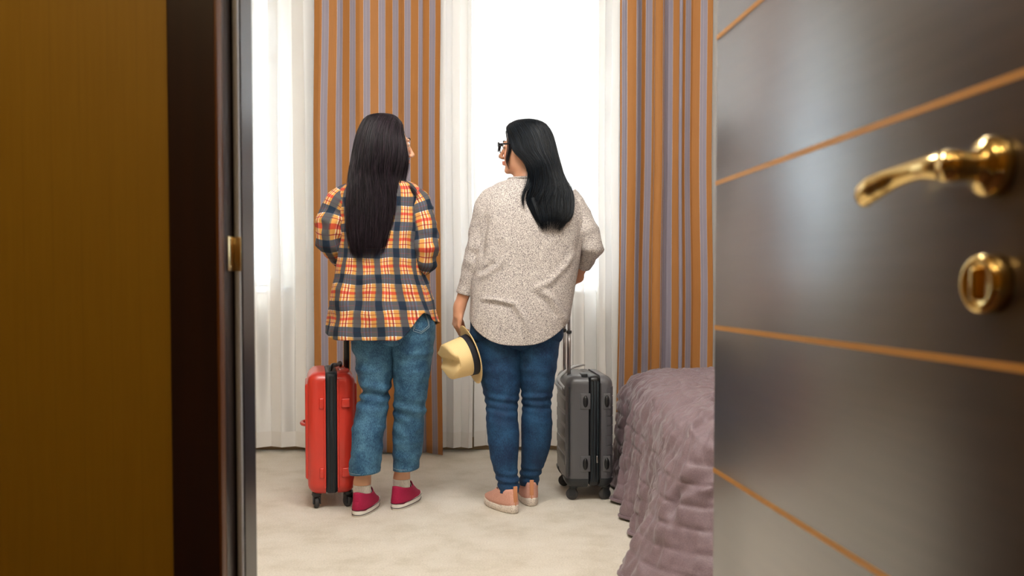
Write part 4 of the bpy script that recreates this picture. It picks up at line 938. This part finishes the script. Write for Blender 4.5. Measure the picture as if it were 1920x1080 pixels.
for off in (.006, .0058):
    Kp = [surf_pt(LR if False else seat, t_, y_ if off == .006 else y_*.985+9.2, Y1, off+.004)+(.0011,) for t_, y_ in pk]
    Kd = [];
    for q in range(len(Kp)-1):
        for f_ in np.linspace(0, 1, 6, endpoint=False):
            T_ = pk[q][0]*(1-f_)+pk[q+1][0]*f_; yy = pk[q][1]*(1-f_)+pk[q+1][1]*f_
            if off != .006: T_ = .745+(T_-.745)*.88; yy = yy-3.2
            Kd.append(surf_pt(seat, T_, yy, Y1, off+.006)+(.0010,))
    tube_obj('pocket_stitching', Kd, M['stitch'], jeans, 80, 5)
for keys, hemy, Tn in ((LL, 880, 'l'), (LR, 882, 'r')):
    K = [surf_pt(keys, t_, hemy, Y1, .004, 2.15)+(.0008,) for t_ in np.linspace(-1.5, 1.5, 30)]
    tube_obj('hem_stitching', K, M['stitch'], jeans, 60, 5)
# socks and sneakers
for (sx_, sy_, dd, an, yw) in ((678, 962, 3.535, J['anl'], R(-7)), (750, 950, 3.65, J['anr'], R(-15))):
    g_ = W(sx_, sy_, dd); root = shoe('sneaker', (an[0], an[1]-.0, 0.0), yw, P1, 1.0, 1, (M['canvas'], M['rubber_w']))
    Kk = [(an[0], an[1]+.005, .035, .036), (an[0], an[1]-.002, .07, .0345), (an[0], an[1]-.002, .095, .0345), (an[0], an[1]-.002, .118, .035)]
    V, Fc, uv = tube(Kk, 24, 36, caps=False, disp=lambda V, s, th: .0012*np.sin(th*18)); o = mesh('sock', V, Fc, M['sock'], P1, True, uv); mod_solid(o, .003, 0)
# hair
HK1 = [(213.0, 714, 722, .0, .010), (214.5, 703, 733, .0, .030), (218, 692, 742, .0, .056), (225, 683, 749, .0, .077), (235, 677, 756, -.0, .092), (250, 671, 761, -.003, .102), (270, 667, 766, -.008, .108), (290, 664, 766, -.016, .104), (310, 661, 760, -.032, .090), (330, 658, 750, -.055, .066), (350, 656, 744, -.078, .046), (375, 654, 741, -.092, .036), (400, 653, 737, -.100, .033), (430, 654, 731, -.104, .032), (455, 658, 725, -.106, .030), (470, 660, 721, -.108, .026), (484, 666, 712, -.108, .020)]
fd = PI-R(70)
SP1 = [(213, fd-PI, R(179)), (222, fd-PI, R(172)), (234, fd-PI, R(150)), (250, fd-PI, R(138)), (290, fd-PI, R(132)), (325, fd-PI, R(140)), (350, fd-PI, R(155)), (390, fd-PI, R(172)), (484, fd-PI, R(178))]
ev, V, U, Vv, gr_ = hair_surface(HK1, Y1, 150, 280, fd, SP1, groove=.004, seed=3)
base = (V.reshape(-1, 3), grid_faces(150, 280).tolist(), np.stack([U*3, Vv], -1).reshape(-1, 2))
st = strands(ev, 2600, 30, .0009, 5, .0045, v0=.05, vlo=.90, flare=.008)
st += lock([(752, 246, Y1-.05, .010), (758, 278, Y1-.055, .012), (761, 306, Y1-.055, .012), (758, 332, Y1-.05, .009), (753, 362, Y1-.07, .006)], 160, 1.0, .0009, 8)
st += lock([(750, 262, Y1-.03, .012), (757, 300, Y1-.03, .012), (750, 335, Y1-.04, .012), (742, 365, Y1-.09, .012), (738, 400, Y1-.11, .01)], 150, 1.0, .0009, 9)
st += lock([(742, 330, Y1-.06, .012), (762, 348, Y1-.07, .012), (778, 362, Y1-.075, .010), (786, 378, Y1-.075, .006)], 60, .9, .0008, 12)
V, Fc, uv = join([base, strand_mesh(st)]); hair = mesh('hair', V, Fc, M['hair1'], P1, True, uv)

# ================================================================ woman in the sweater
Y2 = 3.64
p = lambda x, y, d=0.: W(x, y, Y2+d)
J = dict(head=p(985, 280), neck=p(989, 352, -.005), chest=p(990, 430, 0), belly=p(985, 520, .01), pelvis=p(970, 600, .01),
         shl=p(925, 382, -.0), shr=p(1070, 388, .0), ell=p(891, 487, .0), elr=p(1107, 455, -.012), wrl=p(861, 578, .03), wrr=p(1082, 520, .15),
         hpl=p(935, 612, .01), hpr=p(1008, 612, .01), knl=p(941, 765, -.01), knr=p(1008, 765, .03), anl=W(950, 918, 3.60), anr=W(993, 908, 3.73), yawl=R(30), yawr=R(6), foot=.97, nod=R(3))
hl = hand_prims(J['wrl'], A_(-.16, .10, -1), A_(.9, .45, -.1), A_(.4, 1, 0), .8, .98, curls=[1.0, .95, .85, .75])
hr = hand_prims(J['wrr'], A_(-.75, .6, -.25), A_(-.3, -.6, -.5), A_(0, .2, 1), .35, .95)
P2, Rm2 = body('person', J, R(76), .94, M['skin2'], [hl, hr]); tag(P2, 'person with glasses and straight black hair, oversized beige sweater and dark skinny jeans', 'person')
def hem2(T):
    z0 = W(960, 644, Y2)[2]; u_ = W(960, 598, Y2)[2]-z0; s_ = np.abs(np.sin(T)); return z0+u_*(s_**2.4)+.03*np.clip(-np.cos(T), 0, 1)
k2 = [(333, 962, 1012, -.0, .058), (339, 946, 1030, -.0, .070), (347, 928, 1052, .0, .082), (358, 914, 1072, .0, .094), (375, 903, 1088, .0, .106), (400, 896, 1098, .0, .115), (430, 894, 1098, .0, .122), (460, 894, 1092, .0, .126), (500, 889, 1085, .0, .130), (540, 884, 1077, .005, .138), (575, 881, 1071, .01, .146), (600, 880, 1067, .01, .150), (645, 880, 1063, .01, .150)]
def d2(V, T):
    z = V[..., 2]; x = V[..., 0]; r = wrinkle(V, 31, 5, 6, .006, False)+wrinkle(V, 35, 13, 13, .0018)
    def crease(pts, w_, a):
        P = np.array([W(q[0], q[1], Y2-.13)[[0, 2]] for q in pts]); XZ = np.stack([x, z], -1); best = np.full(x.shape, 9.); par = np.zeros(x.shape)
        for i in range(len(P)-1):
            ba = P[i+1]-P[i]; t = np.clip(((XZ-P[i])@ba)/(ba@ba), 0, 1); dd = np.linalg.norm(XZ-P[i]-t[..., None]*ba, axis=-1); par = np.where(dd < best, (i+t)/(len(P)-1), par); best = np.minimum(best, dd)
        return a*np.exp(-(best/w_)**2)*np.clip(np.sin(par*PI)*1.6, 0, 1)*(np.cos(T) > -.1)
    r = r+crease([(895, 560), (930, 562), (965, 570), (985, 600), (992, 640)], .010, .011)-crease([(895, 568), (930, 570), (958, 578), (975, 606), (980, 640)], .013, .005)
    r = r+crease([(1010, 540), (1035, 560), (1055, 592), (1064, 610)], .012, .010)-crease([(1000, 548), (1025, 568), (1045, 598)], .010, .008)
    r = r+crease([(898, 525), (915, 512), (935, 500), (955, 470)], .012, .009)-crease([(896, 512), (912, 502), (928, 490)], .009, .008)
    r = r+crease([(1080, 470), (1060, 500), (1030, 530), (990, 545)], .014, .009)
    r = r+crease([(915, 400), (906, 440), (900, 490)], .012, -.010)+crease([(1085, 410), (1090, 440), (1084, 480)], .012, -.006)
    return r
V, Fc, uv = vloft(k2, Y2, 170, 220, 2.35, hem=hem2, disp=d2); sweater = mesh('sweater', V, Fc, M['knit'], P2, True, uv); mod_solid(sweater, .004, -1)
sl = [tuple(p(940, 372, 0))+(.062,), tuple(p(926, 385, 0))+(.070,), tuple(p(912, 420, -.0))+(.062,), tuple(p(900, 455, -.0))+(.050,), tuple(p(889, 485, 0))+(.041,), tuple(p(880, 518, .01))+(.035,), tuple(p(871, 551, .02))+(.030,)]
V, Fc, uv = tube(sl, 110, 72, caps=False, disp=sleeve_disp(91, .004, .26, .4)); o = mesh('sleeve', V, Fc, M['knit'], sweater, True, uv); mod_solid(o, .003, 0)
srk = [tuple(p(1056, 374, 0))+(.062,), tuple(p(1070, 390, 0))+(.064,), tuple(p(1088, 418, -.01))+(.052,), tuple(p(1102, 440, -.02))+(.046,), tuple(p(1111, 458, -.02))+(.042,), tuple(p(1108, 472, .01))+(.040,), tuple(p(1100, 485, .05))+(.036,), tuple(p(1094, 495, .08))+(.033,)]
V, Fc, uv = tube(srk, 110, 72, caps=False, disp=sleeve_disp(95, .005, .24, .4)); o = mesh('sleeve', V, Fc, M['knit'], sweater, True, uv); mod_solid(o, .003, 0)
for kk in (sl, srk):
    a, b = np.array(kk[-2]), np.array(kk[-1]); a = b+(a-b)*.35; a[3] = b[3]+.0030; b = b.copy(); b[3] += .0022
    V, Fc, uv = tube([tuple(a), tuple((a+b)/2), tuple(b)], 8, 48, caps=False); o = mesh('cuff', V, Fc, M['knit'], sweater, True, uv); mod_solid(o, .004, 0)
K = [tuple(x) for x in V[:0]]
nk = [surf_pt(k2, t_, 336, Y2, .002, 2.35)+(.0042,) for t_ in np.linspace(-PI, PI, 40)]; tube_obj('neckband', nk, M['knit'], sweater, 80, 8, caps=False, up=(0, 0, 1))
zf = lambda y: W(950, y, Y2)[2]
LL = [(560, 886, 976, .01, .112), (600, 883, 984, .01, .114), (650, 889, 984, .01, .106), (700, 899, 979, .008, .092), (740, 908, 973, -.0, .076), (762, 912, 970, -.005, .070), (790, 912, 971, -.015, .069), (815, 914, 973, -.02, .068), (840, 917, 972, -.025, .064), (870, 923, 970, -.03, .055), (895, 930, 971, -.035, .047), (908, 934, 973, -.04, .044), (922, 935, 973, -.04, .043)]
LR = [(560, 972, 1056, .01, .112), (600, 966, 1055, .01, .114), (650, 966, 1048, .012, .106), (700, 971, 1041, .016, .092), (740, 978, 1035, .025, .076), (762, 980, 1033, .03, .070), (790, 978, 1035, .035, .070), (815, 978, 1034, .045, .068), (840, 978, 1030, .055, .063), (870, 977, 1020, .07, .054), (895, 974, 1011, .08, .045), (908, 974, 1009, .085, .043)]
f2 = lambda sd: [(zf(752), .05, .0028, 190, 1.0), (zf(690), .07, .0016, 100, .8), (zf(895), .035, .0035, 200, 1.2), (zf(790), .02, .001, 160, 1)]
a = vloft(LL, Y2, n=160, m=96, exp=2.1, disp=leg_disp(101, f2(1), .002)); b = vloft(LR, Y2, n=160, m=96, exp=2.1, disp=leg_disp(111, f2(2), .002))
c = vloft([(540, 892, 1050, .012, .118), (580, 886, 1056, .012, .126), (610, 884, 1054, .012, .126), (640, 889, 1048, .012, .115), (655, 915, 1025, .012, .085), (664, 958, 988, .012, .03)], Y2, n=50, m=96, exp=2.4, disp=lambda V, T: .012*(np.abs(np.sin(T))**.6-.6)*(V[..., 1] < Y2))
V, Fc, uv = join([a, b, c]); jeans = mesh('jeans', V, Fc, M['denim_dark'], P2, True, uv); mod_solid(jeans, .003, -1)
for (an, yw) in ((J['anl'], R(30)), (J['anr'], R(6))):
    shoe('slip_on', (an[0]-.0*(yw > R(20)), an[1], 0), yw, P2, .96, -1, (M['pink'], M['speckle']))
HK2 = [(223.5, 984, 996, 0, .012), (225.5, 972, 1006, 0, .034), (230, 960, 1018, 0, .060), (238, 950, 1027, 0, .080), (250, 945, 1034, 0, .096), (268, 944, 1039, -.003, .106), (288, 948, 1043, -.012, .108), (308, 962, 1047, -.03, .098), (328, 976, 1053, -.05, .078), (345, 986, 1061, -.072, .058), (360, 991, 1069, -.088, .046), (378, 990, 1072, -.10, .040), (395, 998, 1071, -.112, .036), (410, 1006, 1066, -.12, .033), (420, 1012, 1056, -.124, .028), (429, 1016, 1050, -.126, .020)]
fd = -(PI-R(76))
SP2 = [(223.5, fd+PI, R(179)), (230, fd+PI, R(174)), (240, fd+PI, R(150)), (256, fd+PI, R(131)), (290, fd+PI, R(118)), (318, fd+PI, R(108)), (345, fd+PI, R(125)), (375, fd+PI, R(160)), (430, fd+PI, R(178))]
ev, V, U, Vv, gr_ = hair_surface(HK2, Y2, 150, 280, fd, SP2, groove=.004, seed=13)
base = (V.reshape(-1, 3), grid_faces(150, 280).tolist(), np.stack([U*3, Vv], -1).reshape(-1, 2))
st = strands(ev, 2600, 30, .0009, 15, .0045, v0=.05, vlo=.92, flare=.008)
st += lock([(952, 245, Y2-.04, .010), (955, 275, Y2-.05, .009), (951, 300, Y2-.05, .007), (956, 322, Y2-.045, .004)], 60, .9, .0008, 21)
st += lock([(992, 308, Y2-.09, .010), (990, 342, Y2-.115, .012), (980, 368, Y2-.125, .008), (983, 398, Y2-.135, .004)], 80, .9, .0008, 22)
st += lock([(1000, 370, Y2-.13, .010), (1008, 395, Y2-.145, .008), (1016, 420, Y2-.15, .004)], 60, .9, .0008, 23)
st += lock([(1052, 335, Y2-.07, .010), (1066, 352, Y2-.08, .010), (1071, 375, Y2-.095, .008), (1070, 392, Y2-.10, .004)], 80, .9, .0008, 24)
st += lock([(1055, 340, Y2-.06, .006), (1066, 350, Y2-.06, .004), (1076, 350, Y2-.06, .002)], 14, 1.0, .0006, 25)
V, Fc, uv = join([base, strand_mesh(st)]); mesh('hair', V, Fc, M['hair2'], P2, True, uv)
# glasses
c0 = J['head']; gs = .94; Rm = Rm2
gl = empty('glasses'); gl.parent = P2
T3 = lambda x, y, z: tuple(c0+Rm@(A_(x, y, z)*gs))
for q in (-1, 1):
    ring = []
    for a in np.linspace(0, 2*PI, 28):
        ca, sa = math.cos(a), math.sin(a); x = .034+.027*math.copysign(abs(ca)**.75, ca); z = .002+.018*math.copysign(abs(sa)**.75, sa)
        ring.append(T3(q*x, .118-.012*(x/.06)**2, z)+(.0022 if sa < 0 else .0040,))
    tube_obj('rim', ring, M['glasses'], gl, 56, 8, caps=False, world=True)
    V = np.array([T3(q*.034, .1145, .002)]+[r_[:3] for r_ in ring[:-1]]); Fc = [[0, i+1, (i+1) % 27+1] for i in range(27)]; mesh('lens', V, Fc, M['lens'], gl)
    tube_obj('temple', [T3(q*.061, .106, .012)+(.0036,), T3(q*.070, .07, .012)+(.0032,), T3(q*.080, .0, .010)+(.0020,), T3(q*.080, -.03, -.01)+(.0020,)], M['glasses'], gl, 20, 8)
tube_obj('bridge', [T3(-.009, .116, .008)+(.0016,), T3(0, .121, .010)+(.0018,), T3(.009, .116, .008)+(.0016,)], M['glasses'], gl, 10, 8)

# ================================================================ straw hat held by the brim
hc = W(884, 664, 3.60)
ax = A_(-.90, -.36, -.26); ax /= np.linalg.norm(ax); fx_ = A_(.1, 0, 1.); fx_ -= ax*(fx_@ax); fx_ /= np.linalg.norm(fx_); fy_ = np.cross(ax, fx_)
HM = Matrix(np.vstack([np.c_[fx_, fy_, ax, hc], [0, 0, 0, 1]]).tolist())
hat = empty('straw_hat'); hat.matrix_world = HM; hat.location = HM.to_translation(); hat.rotation_euler = HM.to_euler()
tag(hat, 'straw fedora with a navy band held by its brim', 'hat')
m = 96; th = np.linspace(0, 2*PI, m+1)
def ring(a, b, z): return np.stack([a*np.cos(th), b*np.sin(th), z+0*th], -1)
rings = []
ca, cb = .083, .094
for t_ in np.linspace(0, 1, 14): rings.append(ring(ca*(1-.10*t_), cb*(1-.14*t_), .108*t_))
for r_ in (1.0, .985, .95, .9, .8, .6, .4, .2, .02):
    k_ = ring(ca*.90*r_, cb*.86*r_, .108+.010*(1-r_)**.5*0+.006*math.sin(min(1, (1-r_)*12)*PI/2)); rings.append(k_)
G = np.array(rings)
up_ = np.clip(G[..., 2]/.11, 0, 1)**2.2
rr = np.hypot(G[..., 0]/.075, G[..., 1]/.081)
G[..., 2] -= .030*np.exp(-(G[..., 0]/.026)**2)*np.clip(up_*1.0, 0, 1)*np.clip(1.25-rr*.55, 0, 1)*(G[..., 2] > .095)   # centre crease
pin = np.exp(-((np.abs(G[..., 0])-.060)/.03)**2)*np.exp(-((G[..., 1]-.045)/.028)**2)*up_; G[..., 0] -= np.sign(G[..., 0])*.016*pin   # front pinch
G[..., 2] += .014*up_*(-G[..., 1]/.09)*-1
uvh = np.stack([th[None]*.09+0*G[..., 0], np.r_[0, np.cumsum(np.linalg.norm(np.diff(G[:, 0], axis=0), axis=1))][:, None]+0*G[..., 0]], -1)
o = mesh('crown', G, grid_faces(len(rings), m+1).tolist(), M['straw'], hat, True, uvh); mod_solid(o, .0022, 0)
B = []
for t_ in np.linspace(0, 1, 10):
    k_ = ring(ca+.040*t_, cb+.042*t_, 0.0); k_[:, 2] = .012*t_**1.6*(np.cos(th)**2*.6)-.010*t_*np.clip(np.sin(th), 0, 1)+.013*t_**2*np.clip(-np.sin(th), 0, 1); B.append(k_)
B = np.array(B); uvb = np.stack([th[None]*.1+0*B[..., 0], np.linspace(0, .045, 10)[:, None]+0*B[..., 0]], -1)
o = mesh('brim', B, grid_faces(10, m+1, flip=True).tolist(), M['straw'], hat, True, uvb); mod_solid(o, .0025, 0)
bd = np.array([ring(ca*(1-.10*t_)+.0022, cb*(1-.14*t_)+.0022, .108*t_) for t_ in np.linspace(.01, .26, 5)])
o = mesh('hat_band', bd, grid_faces(5, m+1).tolist(), M['band'], hat); mod_solid(o, .0015, 0)
